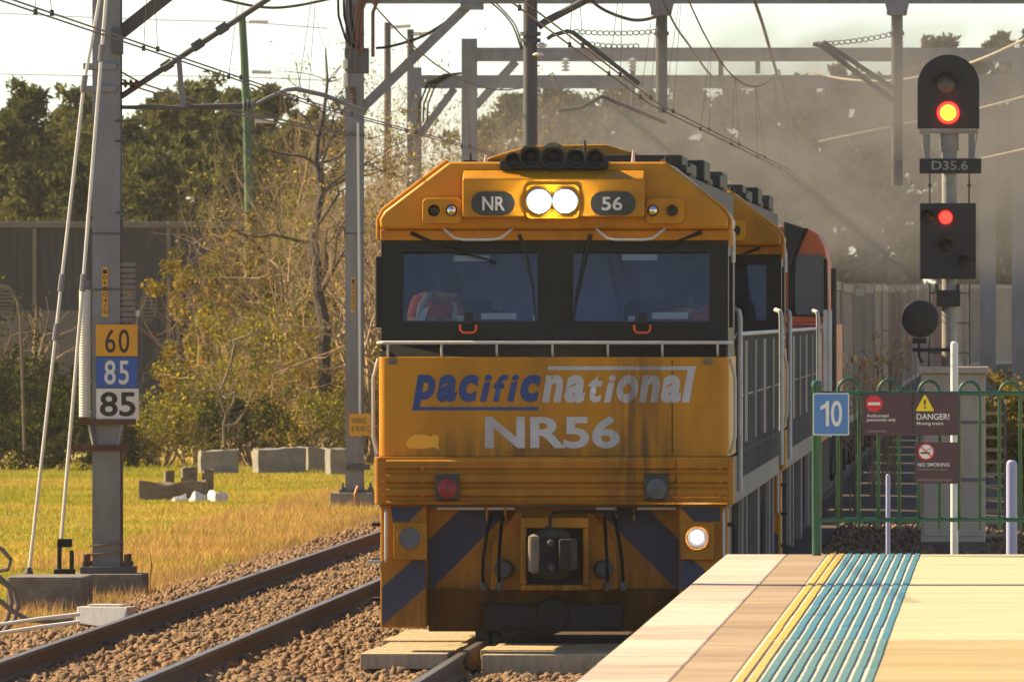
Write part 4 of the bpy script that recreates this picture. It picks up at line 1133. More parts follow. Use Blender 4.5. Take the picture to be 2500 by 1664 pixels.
for x0, x1 in ((wl0, wl1), (wr0, wr1)):
    g_ = MB().prism([(fy0 + .004, Wz0), (fy0 + .016, Wz0), (fy0 + .073, Wz1), (fy0 + .061, Wz1)], x0, x1, 'x').build('windscreen', M['glass'], loco)
    q = MB()
    for (a0, a1, z0, z1) in ((x0, x1, Wz0, Wz0 + .012), (x0, x1, Wz1 - .012, Wz1), (x0, x0 + .012, Wz0 + .012, Wz1 - .012), (x1 - .012, x1, Wz0 + .012, Wz1 - .012)):
        q.box(a0, a1, fy0 - .006, fy0 + .003, z0, z1)
    q.build('window_seal', M['black'], g_)
for s in (-1, 1):
    MB().box(s * (NW - .045) - .005, s * (NW - .045) + .005, .6, 1.95, 2.72, 3.33).build('side_window', M['glass'], loco)
MB().box(-NW + .08, NW - .08, 2.45, 2.5, 1.7, 3.44).build('cab_bulkhead', M['cabin'], loco)
MB().box(-NW + .08, NW - .08, .32, 2.44, 3.40, 3.44).build('cab_ceiling', M['cabin'], loco)
MB().box(-NW + .08, NW - .08, .32, 2.44, LZ(871) + .003, LZ(871) + .03).build('cab_floor', M['cabin'], loco)
MB().box(-NW + .09, NW - .09, .33, .62, LZ(850), LZ(782)).build('driver_desk', M['cabin'], loco, 0.02)
for (x, nm) in ((-0.78, 0), (0.78, 1)):
    st = MB().prism(rounded(x - .24, x + .24, LZ(868), LZ(730), .08), 1.55, 1.68, 'y').build('seat_back', M['navy'], loco)
# papers and labels behind the glass
for x0, x1, z0, z1 in ((1103, 1190, 637, 623), (1170, 1257, 779, 764), (1111, 1128, 784, 770), (1515, 1602, 635, 620), (1589, 1677, 778, 762), (1531, 1547, 784, 771), (1297, 1306, 787, 770)):
    MB().box(LX(x0), LX(x1), fy1 + .002, fy1 + .006, LZ(z0), LZ(z1)).build('window_label', M['paper'], loco)
b = MB()
for sx in (1201, 1217): b.box(LX(sx), LX(sx + 3), fy1 + .002, fy1 + .006, LZ(754), LZ(736))
for sz in (754, 739): b.box(LX(1204.2), LX(1216.8), fy1 + .002, fy1 + .006, LZ(sz), LZ(sz - 3))
b.build('square_sticker', M['signal_grey'], loco)
# wipers and red grab hooks
for pts in ([(1000, 568), (1045, 588), (1110, 612), (1208, 638)], [(1265, 572), (1280, 612), (1298, 700), (1306, 785)], [(1440, 572), (1428, 612), (1405, 720), (1396, 790)], [(1712, 566), (1680, 578), (1650, 590), (1600, 612)]):
    MB().tube([(LX(a), fy0 - .035, LZ(c)) for a, c in pts], [.02, .016, .011, .008], 6).build('wiper', M['black'], loco)
for px in (1120, 1546):
    MB().tube([(LX(px), fy0 - .03, LZ(793)), (LX(px + 1), fy0 - .05, LZ(806)), (LX(px + 7), fy0 - .05, LZ(812)), (LX(px + 33), fy0 - .05, LZ(812)), (LX(px + 39), fy0 - .05, LZ(806)), (LX(px + 40), fy0 - .03, LZ(793))], 0.011, 6).build('grab_hook', M['hivis'], loco)
    MB().box(LX(px + 9), LX(px + 31), fy0 - .025, fy0 - .001, LZ(793), LZ(763)).build('wiper_motor', M['black'], loco, .01)
# red bags lying on the right-hand desk
for px, w_, h_ in ((1612, 30, 14), (1640, 24, 22), (1700, 42, 20), (1722, 24, 44)):
    MB().lathe([(w_ / 580, 0), (w_ / 560, h_ / 640), (w_ / 900, h_ / 330), (.008, h_ / 290)], (LX(px), .46, LZ(781)), 'z', 10).build('desk_bag', M['hivis'], loco, smooth=True)
# mirror
MB().box(LX(909), LX(927), .42, .50, LZ(800), LZ(625)).build('side_mirror', M['black'], loco, 0.015)
MB().bar((LX(920), .46, LZ(700)), (-NW + .02, .46, LZ(700)), .03, .03).build('mirror_arm', M['black'], loco)

# brow above the windscreen
MB().box(-NW + .005, NW - .005, 0.20, 2.6, Bz1 + .002, LZ(560)).build('brow_band', M['orange'], loco, 0.01)
bp = [(-1.465, LZ(560) + .002), (-1.47, LZ(535)), (-1.43, LZ(515)), (-0.885, LZ(395)), (0.945, LZ(395)), (1.43, LZ(515)), (1.47, LZ(535)), (1.465, LZ(560) + .002)]
brow = MB().prism(bp, 0.06, 2.6, 'y').build('brow', M['orange'], loco, 0.035, seg=3, smooth=True)
for dy in (0.13, 0.30):
    for s in (-1, 1):
        b = MB()
        b.tube([(s * .90, dy, LZ(391)), (s * 1.44, dy, LZ(511)), (s * 1.485, dy, LZ(535)), (s * 1.487, dy, LZ(585 if s < 0 else 600))], 0.017, 8)
        b.build('edge_handrail', M['white_rail'] if dy > .2 else M['orange'], loco, smooth=True)
MB().tube([(NW + .012, .3, LZ(560)), (NW + .03, .3, LZ(585)), (NW + .03, .3, LZ(640))], .02, 8).build('rain_pipe', M['white_rail'], loco)
blk = MB().prism([(-.12, LZ(531)), (-.12, LZ(436)), (.22, LZ(394)), (.22, LZ(531))], LX(1130), LX(1575), 'x').build('headlight_block', M['orange'], loco, 0.018, smooth=True)
hh = MB().prism(rounded(LX(1285), LX(1417), LZ(535), LZ(450), .05), -.135, -.118, 'y').build('headlight_frame', M['orange'], loco, 0.006)
for px in (1318, 1381):
    rf = MB().lathe([(.112, -.135), (.112, -.15), (.096, -.155), (.088, -.14), (.05, -.125)], (LX(px), 0, LZ(492)), 'y', 28).build('headlight', M['chrome'], loco, smooth=True)
    MB().lathe([(.080, -.142), (.078, -.172), (.055, -.190), (.006, -.198)], (LX(px), 0, LZ(492)), 'y', 28).build('lens', M['lamp'], rf, smooth=True)
for x0, x1, tx, s0, s1 in ((1152, 1258, 'NR', 1179, 1234), (1443, 1553, '56', 1470, 1521)):
    nb = MB().prism(rounded(LX(x0), LX(x1), LZ(526), LZ(468), .098, 8), -.128, -.119, 'y').build('number_board', M['brown_black'], loco)
    text_part('lettering', tx, LX(s0), LX(s1), LZ(514), LZ(480), -.128, M['silver'], nb, bold=0.02)
for x0, x1, lamps in ((1031, 1129, ((1060, 0), (1103, 1))), (1576, 1670, ((1594, 1), (1641, 0)))):
    pod = MB().prism(rounded(LX(x0), LX(x1), LZ(547), LZ(483), .05, 5), -.05, .10, 'y').build('lamp_pod', M['orange'], loco, 0.012, smooth=True)
    for px, lit in lamps:
        MB().lathe([(.068, -.05), (.066, -.06), (.052, -.062), (.050, -.048)], (LX(px), 0, LZ(514)), 'y', 22).build('lamp_ring', M['orange'], pod, smooth=True)
        MB().lathe([(.044, -.051), (.042, -.062), (.03, -.075), (.004, -.081)] if lit else [(.034, -.0505), (.034, -.056), (.02, -.052)], (LX(px), 0, LZ(514)), 'y', 20).build('lamp_lens', M['chrome'] if lit else M['black'], pod, smooth=True)
for x0, x1 in ((1082, 1251), (1454, 1623)):
    MB().tube([(LX(x0), .08, LZ(556)), (LX(x0 + 6), 0.0, LZ(563)), (LX(x0 + 28), -.02, LZ(581)), (LX(x0 + 48), -.02, LZ(585)), (LX(x1 - 48), -.02, LZ(585)), (LX(x1 - 28), -.02, LZ(581)), (LX(x1 - 6), 0.0, LZ(563)), (LX(x1), .08, LZ(556))], .0115, 8).build('brow_handrail', M['white_rail'], loco, smooth=True)
# horn cluster on the roof
MB().box(LX(1219), LX(1484), .0, .5, LZ(414), LZ(392)).build('horn_base', M['black'], loco, 0.015)
for px, py, rr in ((1252, 390, .064), (1295, 380, .094), (1351, 381, .112), (1405, 385, .088), (1453, 387, .086)):
    MB().lathe([(.02, .46), (.03, .3), (rr * .6, .1), (rr, -.02), (rr * 1.02, -.035), (rr * .86, -.03), (.03, .06)], (LX(px), 0, LZ(py)), 'y', 22).build('horn', M['black'], loco, smooth=True)
for px in (1290, 1345, 1395, 1450):
    MB().bar((LX(px), -.02, LZ(405)), (LX(px + 8), .12, LZ(418)), .03, .03).build('horn_strut', M['black'], loco)
# roof fittings
def rz(py, y): return CH + (VY - py) * (97.6 + y) / FPX
def rx(px, y): return (px - VX) * (97.6 + y) / FPX - MAIN
hp = [(1180, 392), (1205, 380), (1290, 356), (1480, 352), (1552, 374), (1580, 392)]
MB().prism([(rx(a, 5), rz(c, 5)) for a, c in hp], 5.0, 9.0, 'y').build('roof_hump', M['orange_dirty'], loco, .03)
MB().box(-.45, 1.0, 3.0, 4.6, 4.10, rz(378, 3)).build('roof_walkway', M['black'], loco, .02)
for px, top in ((1148, 372), (1186, 378), (1428, 343), (1546, 366), (1626, 380), (1634, 377)):
    MB().tube([(rx(px, 1.2), 1.2, 4.11), (rx(px, 1.2), 1.2, rz(top, 1.2))], [.02, .008], 6).build('aerial', M['white_rail'] if px in (1186, 1546) else M['black'], loco)
MB().box(rx(1130, 1.2), rx(1165, 1.2), 1.1, 1.5, 4.105, 4.145).build('aerial_base', M['black'], loco, .01)
# hood behind the cab
MB().box(-1.02, 1.02, 2.62, 20.8, 1.62, 4.06).build('hood', M['hood'], loco, 0.03)
for k in range(11):
    y0 = 2.9 + k * 1.6
    MB().box(1.021, 1.045, y0, y0 + 1.3, 1.9, 3.5).build('hood_door', M['grey_sill'] if k % 3 == 1 else M['hood'], loco, 0.006)
for k in range(6):
    y0 = 3.0 + k * 2.9
    MB().box(-.8, 1.04 - .05 * (k % 2), y0, y0 + 2.0, 4.062, 4.13 + .06 * ((k * 7) % 3)).build('radiator', M['black'], loco, .02)
# walkway, sill, side railings
MB().box(-NW, NW, .15, 21.4, 1.20, 1.615).build('frame_sill', M['grey_sill'], loco, 0.01)
MB().box(-NW - .01, NW + .01, 2.62, 21.3, 1.618, 1.645).build('walkway', M['under'], loco)
post_m = MB().tube([(0, 0, 1.40), (0, 0, 2.66)], .017, 6).mesh('railing_post'); post_m.materials.append(M['steel_dark'])
for s in (-1, 1):
    for k in range(27):
        y_ = 3.3 + k * .66
        o = bpy.data.objects.new('railing_post', post_m); COL.objects.link(o); o.parent = loco; o.location = (s * NW, y_, 0)
    MB().tube([(s * NW, 3.2, 2.66), (s * NW, 20.6, 2.66)], .02, 8).build('railing', M['white_rail'], loco, smooth=True)
    MB().tube([(s * NW, 3.2, 2.12), (s * NW, 20.6, 2.12)], .012, 6).build('railing', M['white_rail'], loco, smooth=True)
    for y_ in (2.75, 20.9):
        MB().tube([(s * (NW + .03), y_, 1.3), (s * (NW + .03), y_, 2.80), (s * (NW + .02), y_, 2.86), (s * (NW - .03), y_ + .1, 2.88)], .024, 8).build('grab_pole', M['white_rail'], loco, smooth=True)
    for y_ in (5.2, 9.0, 13.0, 17.0):
        MB().box(s * NW - .02, s * NW + .02, y_, y_ + 1.0, 1.7, 2.6).build('railing_panel', M['grey_sill' if y_ in (5.2, 13.0) else 'hood'], loco, .004)
for s in (-1, 1):
    MB().tube([(s * (NW + .01), .12, 2.46), (s * (NW + .05), .10, 2.30), (s * (NW + .05), .10, 1.8), (s * (NW + .01), .12, 1.66)], .015, 7).build('corner_handrail', M['white_rail'], loco, smooth=True)

# anti-climber with pressed ribs
ac_z0, ac_z1 = LZ(1230), LZ(1115)
plan_box(-1.50, 1.52, -0.18, .3, ac_z0, ac_z1, 0.05).build('buffer_beam', M['orange_dirty'], loco, 0.008)
for k, (z0, z1, yy) in enumerate(((1147, 1119, -.21), (1180, 1153, -.215), (1213, 1187, -.215), (1230, 1219, -.225))):
    MB().prism([(yy + .034, LZ(z0)), (yy, LZ(z0) + .02), (yy, LZ(z1) - .02), (yy + .034, LZ(z1))], -1.40, LX(1650), 'x').build('beam_rib', M['orange_dirty'], loco)
    MB().prism([(yy + .034, LZ(z0)), (yy, LZ(z0) + .02), (yy, LZ(z1) - .02), (yy + .034, LZ(z1))], LX(1653), 1.47, 'x').build('beam_rib', M['orange_dirty'], loco)
for px in (940, 1035, 1660, 1760):
    for py in (1142, 1175, 1208):
        MB().lathe([(.016, 0), (.016, -.02), (.006, -.026)], (LX(px), -.212, LZ(py)), 'y', 8).build('rivet', M['orange_dirty'], loco, smooth=True)
for px, lens in ((1095, 'red_lens'), (1605, 'grey_lens')):
    bx_ = MB().box(LX(px - 29), LX(px + 29), -.27, -.19, LZ(1219), LZ(1155)).build('marker_light', M['brown_black'], loco, .012)
    MB().lathe([(.085, -.271), (.08, -.285), (.05, -.297), (.005, -.302)], (LX(px), 0, LZ(1191)), 'y', 24).build('lens', M[lens], bx_, smooth=True)

# pilot: side skirts, recessed centre, chevrons
pz0, pz1 = LZ(1531), ac_z0 - .002
for s in (-1, 1):
    a, c = (-1.455, LX(1042)) if s < 0 else (LX(1658), 1.465)
    MB().box(a, c, -.06, .5, pz0, pz1).build('pilot_skirt', M['orange_dirty'], loco, .02)
PY = .26
MB().box(LX(1043), LX(1657), PY, PY + .1, .50, pz1).build('pilot_plate', M['orange_dirty'], loco)
MB().prism([(PY - .02, .16), (PY - .06, .52), (PY + .1, .52), (PY + .1, .16)], LX(1043), LX(1657), 'x').build('plough', M['pilot'], loco)
MB().box(LX(1180), LX(1520), PY - .2, PY - .03, .17, .40).build('plough_guard', M['under'], loco, .03)
for sg_ in (-1, 1):
    q_ = [(sg_ * u, LZ(v)) for u, v in ((.27, 1440), (.27, 1250), (.33, 1250), (.42, 1290), (.52, 1330), (.54, 1440))]
    MB().prism(q_, PY - .12, PY - .001, 'y').build('drawgear_plate', M['orange_dirty'], loco, .01)
    MB().lathe([(.07, 0), (.085, -.05), (.06, -.10), (.02, -.11)], (sg_ * .42, PY - .121, LZ(1390)), 'y', 14).build('air_cock', M['steel_dark'], loco, smooth=True)
def chev(poly, y):
    MB().prism([(LX(a), LZ(c)) for a, c in poly], y - .004, y - .0005, 'y').build('chevron', M['blue_stripe'], loco)
chev([(955, 1236), (1036, 1236), (1000, 1272), (960, 1272)], -.06)
chev([(1040, 1338), (1040, 1432), (934, 1526), (934, 1432)], -.06)
chev([(1125, 1238), (1250, 1238), (1044, 1446), (1044, 1318)], PY)
chev([(1658, 1236), (1758, 1236), (1758, 1272), (1696, 1272)], -.06)
chev([(1660, 1338), (1768, 1432), (1768, 1526), (1660, 1432)], -.06)
chev([(1450, 1238), (1575, 1238), (1656, 1318), (1656, 1446)], PY)
for px in (1185, 1230, 1500, 1545):
    MB().box(LX(px), LX(px + 5), .02, PY - .001, LZ(1270), LZ(1237)).build('hose_bracket', M['orange_dirty'], loco)
for a, c in ((1066, 1182), (1190, 1255), (1455, 1500), (1555, 1650)):
    MB().box(LX(a), LX(c), .03, .10, LZ(1244), LZ(1238)).build('multiple_unit_bar', M['white_rail'], loco)
# coupler and pocket
pk = MB()
x0, x1, z0, z1 = LX(1272), LX(1438), LZ(1440), LZ(1262)
for bxx in ((x0, x1, z1 - .09, z1), (x0, x1, z0, z0 + .05), (x0, x0 + .05, z0 + .05, z1 - .09), (x1 - .05, x1, z0 + .05, z1 - .09)): pk.box(bxx[0], bxx[1], -.12, .055, bxx[2], bxx[3])
pk.build('coupler_pocket', M['orange_dirty'], loco, .012)
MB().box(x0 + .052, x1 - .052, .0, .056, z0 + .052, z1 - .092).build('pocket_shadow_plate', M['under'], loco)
cpl = MB().lathe([(.03, LZ(1412)), (.12, LZ(1405)), (.15, LZ(1392)), (.155, LZ(1340)), (.15, LZ(1306)), (.11, LZ(1292)), (.03, LZ(1288))], (LX(1352), -.32, 0), 'z', 10).build('coupler', M['under'], loco, .015)
MB().box(LX(1322), LX(1384), -.3, .04, LZ(1395), LZ(1310)).build('coupler_shank', M['under'], cpl, .02)
MB().lathe([(.01, LZ(1396)), (.045, LZ(1390)), (.05, LZ(1350)), (.045, LZ(1306)), (.01, LZ(1300))], (LX(1309), -.52, 0), 'z', 12).build('knuckle', M['sleeper'], cpl, smooth=True)
MB().prism([(LX(1372), -.62), (LX(1404), -.60), (LX(1414), -.34), (LX(1385), -.25), (LX(1368), -.42)], LZ(1388), LZ(1312), 'z').build('guard_arm', M['under'], cpl, .02)
for px, py, rr_ in ((1350, 1322, .030), (1352, 1380, .034), (1378, 1345, .018)):
    MB().lathe([(rr_, -.40), (rr_, -.50), (rr_ * .6, -.51)], (LX(px), 0, LZ(py)), 'y', 12).build('coupler_boss', M['steel_dark'], cpl)
MB().tube([(LX(1345), -.40, LZ(1400)), (LX(1345), -.40, LZ(1280))], .028, 8).build('knuckle_pin', M['under'], cpl)
MB().tube([(LX(1345), -.25, LZ(1287)), (LX(1345), -.2, LZ(1262)), (LX(1350), -.1, LZ(1250)), (LX(1440), -.08, LZ(1248)), (LX(1560), -.06, LZ(1252))], .014, 6).build('uncoupling_rod', M['under'], loco)
for px, lean in ((1200, -12), (1228, -5), (1476, 5), (1500, 13)):
    MB().tube([(LX(px), .03, LZ(1262)), (LX(px + lean * .3), -.10, LZ(1275)), (LX(px + lean * .9), -.16, LZ(1310)), (LX(px + lean * 1.5), -.17, LZ(1360)), (LX(px + lean * 1.7), -.12, LZ(1405)), (LX(px + lean * 1.6), -.05, LZ(1420))], .015, 7).build('brake_hose', M['cable'], loco, smooth=True)
    MB().lathe([(.022, 0), (.03, -.03), (.022, -.07)], (LX(px + lean * 1.6), -.05, LZ(1420)), 'z', 8).build('hose_coupling', M['steel_dark'], loco)
MB().lathe([(.01, 0), (.13, .02), (.16, .08), (.13, .14), (.01, .16)], (LX(1350), -.0, LZ(1500)), 'y', 14).build('drawbar_carrier', M['under'], loco)
# ditch lights
for px, lit in ((1003, 0), (1703, 1)):
    bx_ = MB().prism(rounded(LX(px - 41), LX(px + 41), LZ(1365), LZ(1275), .02, 3), -.15, -.062, 'y').build('ditch_light', M['orange_dirty'], loco, .008)
    MB().lathe([(.112, -.15), (.11, -.166), (.096, -.168), (.094, -.155)], (LX(px), 0, LZ(1312)), 'y', 24).build('lamp_ring', M['orange_dirty'], bx_, smooth=True)
    MB().lathe([(.092, -.151), (.088, -.158), (.004, -.159)], (LX(px), 0, LZ(1312)), 'y', 24).build('lamp_glass', M['grey_lens'], bx_, smooth=True)
    if lit: MB().lathe([(.042, -.1595), (.038, -.170), (.02, -.178), (.004, -.180)], (LX(px), 0, LZ(1310)), 'y', 24).build('lit_lens', M['ditch'], bx_, smooth=True)
for px in (944, 1768):
    MB().tube([(LX(px), -.06, LZ(1243)), (LX(px), -.11, LZ(1250)), (LX(px), -.11, LZ(1362)), (LX(px), -.06, LZ(1370))], .013, 7).build('step_handrail', M['white_rail'], loco, smooth=True)
    s = -1 if px < 1300 else 1
    for zz in (.42, .75, 1.05):
        MB().box(*(sorted((s * 1.455, s * 1.53))), -.02, .28, zz, zz + .03).build('side_step', M['under'], loco)
MB().box(-1.56, -1.44, -.10, .1, LZ(1372), LZ(1366)).build('step_plate', M['white_rail'], loco)

# bogies
wheel_m = MB().lathe([(.10, -.07), (.46, -.06), (.5, -.05), (.5, .05), (.53, .055), (.53, .085), (.1, .09)], (0, 0, 0), 'x', 24).mesh('wheel'); wheel_m.materials.append(M['under']); wheel_m.shade_smooth()
for yb in (3.2, 15.0):
    MB().box(-1.05, 1.05, yb - 1.0, yb + 4.6, .42, .95).build('bogie_frame', M['under'], loco, .03)
    for s in (-1, 1):
        for k in range(3):
            o = bpy.data.objects.new('wheel', wheel_m); COL.objects.link(o); o.parent = loco
            o.location = (s * .74, yb + k * 1.8, .5); o.rotation_euler = (0, 0, 0 if s < 0 else math.pi)
            MB().box(s * 1.2 - .12, s * 1.2 + .12, yb + k * 1.8 - .22, yb + k * 1.8 + .22, .3, .78).build('axle_box', M['under'], loco, .03)
        for yy in (yb - .7, yb + 4.2):
            MB().tube([(s * 1.38, yy, .3), (s * 1.38, yy, 1.2)], .05, 8).build('sand_pipe', M['grey_sill'], loco)
MB().box(-1.3, 1.3, 8.6, 12.6, .25, 1.15).build('fuel_tank', M['grey_sill'], loco, .1)
for yy in (1.2, 8.2, 13.0, 20.2):
    MB().box(1.30, 1.44, yy, yy + .25, .25, 1.198).build('side_ladder', M['grey_sill'], loco, .01)

# ------------------------------------------------------------------ second locomotive: same class, dirtier
loco2 = copy_tree(loco, None, skip=('lettering', 'underline', 'overline', 'desk_bag', 'window_label', 'square_sticker', 'paint_patch', 'lit_lens'))
loco2.location = (MAIN, 120.4, 0)
tag(loco2, 'second orange diesel locomotive coupled behind the leading one', 'locomotive')
for ch in loco2.children:
    for g_ in list(ch.children):
        if g_.name.startswith('lens') and ch.name.startswith('headlight'):
            g_.data = g_.data.copy(); g_.data.materials.clear(); g_.data.materials.append(M['chrome'])
    nm = ch.name.split('.')[0]
    if nm in ('brow', 'brow_band', 'headlight_block', 'nose_panel'):
        ch.data = ch.data.copy(); ch.data.materials.clear(); ch.data.materials.append(M['orange_dirty'])

# ------------------------------------------------------------------ third locomotive: red-orange with a black wedge
l3 = thing('locomotive', 'third locomotive with red-orange rounded cab roof and black wedge', 'locomotive', (MAIN, 145.5, 0))
S3 = FPX / 145.5
Q3 = lambda px, py: ((px - VX) / S3 - MAIN, CH - (py - VY) / S3)
out = [Q3(2024, 790), Q3(2022, 640), Q3(2013, 600), Q3(1997, 572), Q3(1975, 558)]
arch = [(x, z) for x, z in out] + [(.6, out[-1][1] + .06), (-.6, out[-1][1] + .06)] + [(-x, z) for x, z in reversed(out)]
MB().prism(arch, 0.0, 2.8, 'y').build('cab_body', M['redorange'], l3, .03, smooth=True)
MB().box(-1.45, 1.45, .2, 20, 1.2, 2.7).build('lower_body', M['redorange'], l3, .02)
wz0, wz1 = Q3(0, 768)[1], Q3(0, 622)[1]
MB().prism([Q3(1925, 555), Q3(1974, 557), Q3(1939, 640), Q3(1925, 640)], -.02, -.001, 'y').build('black_wedge', M['cab_black'], l3)
MB().prism([Q3(1925, 618), Q3(2019, 632), Q3(2021, 772), Q3(1925, 772)], -.022, -.002, 'y').build('window_band', M['cab_black'], l3)
MB().prism(rounded(Q3(1942, 0)[0], Q3(2011, 0)[0], wz0, wz1, .05), -.03, -.0225, 'y').build('windscreen', M['grey_lens'], l3)
MB().prism([(-1.0, 1.62), (1.0, 1.62), (1.0, 3.9), (-1.0, 3.9)], 2.81, 18.5, 'y').build('hood', M['hood'], l3)
b = MB(); b.box(.75, 1.35, -.4, -.03, Q3(0, 556)[1] - .5, Q3(0, 556)[1] + .15); 
MB().prism([Q3(1913, 540), Q3(1962, 556), Q3(1930, 650), Q3(1913, 650)], -.12, -.03, 'y').build('air_duct', M['black'], l3, .02)
for px in (2016, 2026):
    q3 = Q3(px, 756)
    MB().tube([(q3[0], -.2, 1.3), (q3[0], -.2, q3[1])], .03, 8).build('grab_pole', M['white_rail'], l3, smooth=True)
MB().tube([(Q3(2036, 0)[0], -.1, 1.0), (Q3(2036, 0)[0], -.1, Q3(0, 655)[1])], .035, 8).build('mirror_post', M['black'], l3)
for k in range(12):
    o = bpy.data.objects.new('railing_post', post_m); COL.objects.link(o); o.parent = l3; o.location = (1.5, .3 + k * .9, -.05)
MB().tube([(1.5, .1, 2.63), (1.5, 10.5, 2.63)], .02, 8).build('railing', M['white_rail'], l3)
MB().box(-1.3, 1.3, 1.5, 18, .35, 1.18).build('bogie_frame', M['under'], l3, .05)

# ------------------------------------------------------------------ container wagons on the curve
def wagon(i, y0, length, zt, mt, lab):
    yc = y0 + length / 2
    xa, xb = MAIN + float(bend(y0)), MAIN + float(bend(y0 + length))
    rzv = -math.atan2(xb - xa, length)
    wg = thing('flat_wagon', f'flat wagon carrying the {lab}', 'wagon', ((xa + xb) / 2, yc, 0), rz=rzv)
    h = length / 2
    MB().box(-1.25, 1.25, -h + .3, h - .3, .78, 1.05).build('deck', M['under'], wg, .02)
    for s in (-1, 1):
        MB().box(-1.05, 1.05, s * (h - 2.4) - 1.1, s * (h - 2.4) + 1.1, .3, .76).build('bogie_frame', M['under'], wg, .03)
        for e in (-.85, .85):
            for q in (-1, 1):
                o = bpy.data.objects.new('wheel', wheel_m); COL.objects.link(o); o.parent = wg
                o.location = (q * .74, s * (h - 2.4) + e, .43); o.scale = (1, .84, .84)
    ct = thing('freight_container', lab[0].upper() + lab[1:] if False else f'{lab} riding on a flat wagon', 'container', ((xa + xb) / 2, yc, 1.06), rz=rzv)
    zt -= 1.06
    MB().box(-1.17, 1.17, -h + .42, h - .42, .05, zt - .05).build('box_body', M[mt], ct)
    n = int((length - 1) / .56)
    rib = MB().prism([(-.11, 0), (-.06, .045), (.06, .045), (.11, 0)], .12, zt - .14, 'z')
    rib.v = [(v[1] + 1.1705, v[0], v[2]) for v in rib.v]
    rm = rib.mesh('side_rib'); rm.materials.append(M[mt])
    for k in range(n):
        o = bpy.data.objects.new('side_rib', rm); COL.objects.link(o); o.parent = ct; o.location = (0, -h + .75 + k * .56, 0)
    for zz in ((0.0, .12), (zt - .13, zt)):
        MB().box(-1.22, 1.225, -h + .4, h - .4, zz[0], zz[1]).build('edge_rail', M[mt], ct)
    for q in (-1, 1):
        for e in (-1, 1):
            MB().box(q * 1.16 - .075, q * 1.16 + .075, e * (h - .47) - .075, e * (h - .47) + .075, -.002, zt + .004).build('corner_post', M['container_beige'], ct)
specs, yv = [], 167.5
cols = ['container_beige', 'container_beige', 'container_grey', 'container_grey', 'container_beige', 'container_beige', 'container_maroon', 'container_maroon', 'container_grey', 'container_maroon', 'container_grey', 'container_beige', 'container_grey', 'container_grey', 'container_maroon', 'container_beige', 'container_grey', 'container_beige', 'container_grey']
hts = [3.34, 3.32, 3.28, 3.36, 3.42, 3.46, 3.45, 3.52, 3.50, 3.60, 3.62, 3.66, 3.72, 3.78, 3.80, 3.84, 3.86, 3.9, 3.9]
nth = ['first', 'second', 'third', 'fourth', 'fifth', 'sixth', 'seventh', 'eighth', 'ninth', 'tenth', 'eleventh', 'twelfth', 'thirteenth', 'fourteenth', 'fifteenth', 'sixteenth', 'seventeenth', 'eighteenth', 'nineteenth']
for k, cm in enumerate(cols):
    specs.append((yv, 13.0, hts[k], cm, {'container_beige': 'pale beige', 'container_grey': 'grey', 'container_maroon': 'faded maroon'}[cm] + f' ribbed container, {nth[k]} behind the locomotives'))
    yv += 14.2
for i, s in enumerate(specs): wagon(i, *s)

# ------------------------------------------------------------------ driver
def skin_body(name, chain, mt, parent, sub=2):
    """chain: list of (id, parent id, (x,y,z), radius)"""
    ids = {c[0]: i for i, c in enumerate(chain)}
    m = bpy.data.meshes.new(name)
    m.from_pydata([c[2] for c in chain], [(ids[c[1]], ids[c[0]]) for c in chain if c[1]], [])
    m.materials.append(mt)
    o = bpy.data.objects.new(name, m); COL.objects.link(o); o.parent = parent
    o.modifiers.new('skin', 'SKIN')
    for i, c in enumerate(chain):
        sv = m.skin_vertices[0].data[i]
        sv.radius = (c[3], c[3]); sv.use_root = (i == 0)
    ss = o.modifiers.new('sub', 'SUBSURF'); ss.levels = sub; ss.render_levels = sub
    for p in m.polygons: p.use_smooth = True
    return o
dx, dy = LX(1050), .82
dr = thing('person', 'train driver in orange hi-vis vest leaning forward behind the left windscreen', 'person', (MAIN + dx, 97.6 + dy, LZ(871) + .03))
bz = LZ(871) + .03
def D(px, py, y=0.0): return (LX(px) - dx, y, LZ(py) - bz)
body = [('pelvis', None, D(1030, 858, .25), .16), ('waist', 'pelvis', D(1030, 815, .22), .15), ('chest', 'waist', D(1038, 760, .12), .17), ('neckb', 'chest', D(1056, 728, .02), .075),
        ('neck', 'neckb', D(1072, 722, -.05), .06), ('head', 'neck', D(1084, 716, -.12), .095), ('crown', 'head', D(1088, 700, -.13), .085),
        ('shl', 'chest', D(1012, 738, .06), .085), ('ell', 'shl', D(998, 790, -.10), .055), ('wrl', 'ell', D(1028, 786, -.34), .038), ('hdl', 'wrl', D(1042, 780, -.40), .04),
        ('shr', 'chest', D(1092, 748, .08), .08), ('elr', 'shr', D(1120, 800, -.06), .055), ('wrr', 'elr', D(1090, 790, -.32), .038), ('hdr', 'wrr', D(1078, 786, -.38), .04),
        ('hipl', 'pelvis', D(1005, 866, .2), .10), ('kneel', 'hipl', D(1000, 868, -.22), .075), ('hipr', 'pelvis', D(1065, 866, .2), .10), ('kneer', 'hipr', D(1072, 868, -.22), .075)]
bd = skin_body('body', body, M['skin'], dr)
vest = [c for c in body if c[0] in ('pelvis', 'waist', 'chest', 'neckb', 'shl', 'ell', 'shr', 'elr')]
vest = [(a, b_, c, r_ * 1.14 + .008) for a, b_, c, r_ in vest]
skin_body('vest', vest, M['hivis'], dr)
MB().lathe([(.108, -.02), (.112, .03), (.095, .09), (.05, .125), (.01, .13)], D(1086, 708, -.13), 'z', 16).build('hair', M['hair'], dr, smooth=True)
MB().tube([D(1013, 778, -.13), D(1018, 745, -.10), D(1033, 722, -.05), D(1052, 712, .03)], .03, 7).build('reflective_stripe', M['reflect'], dr, smooth=True)
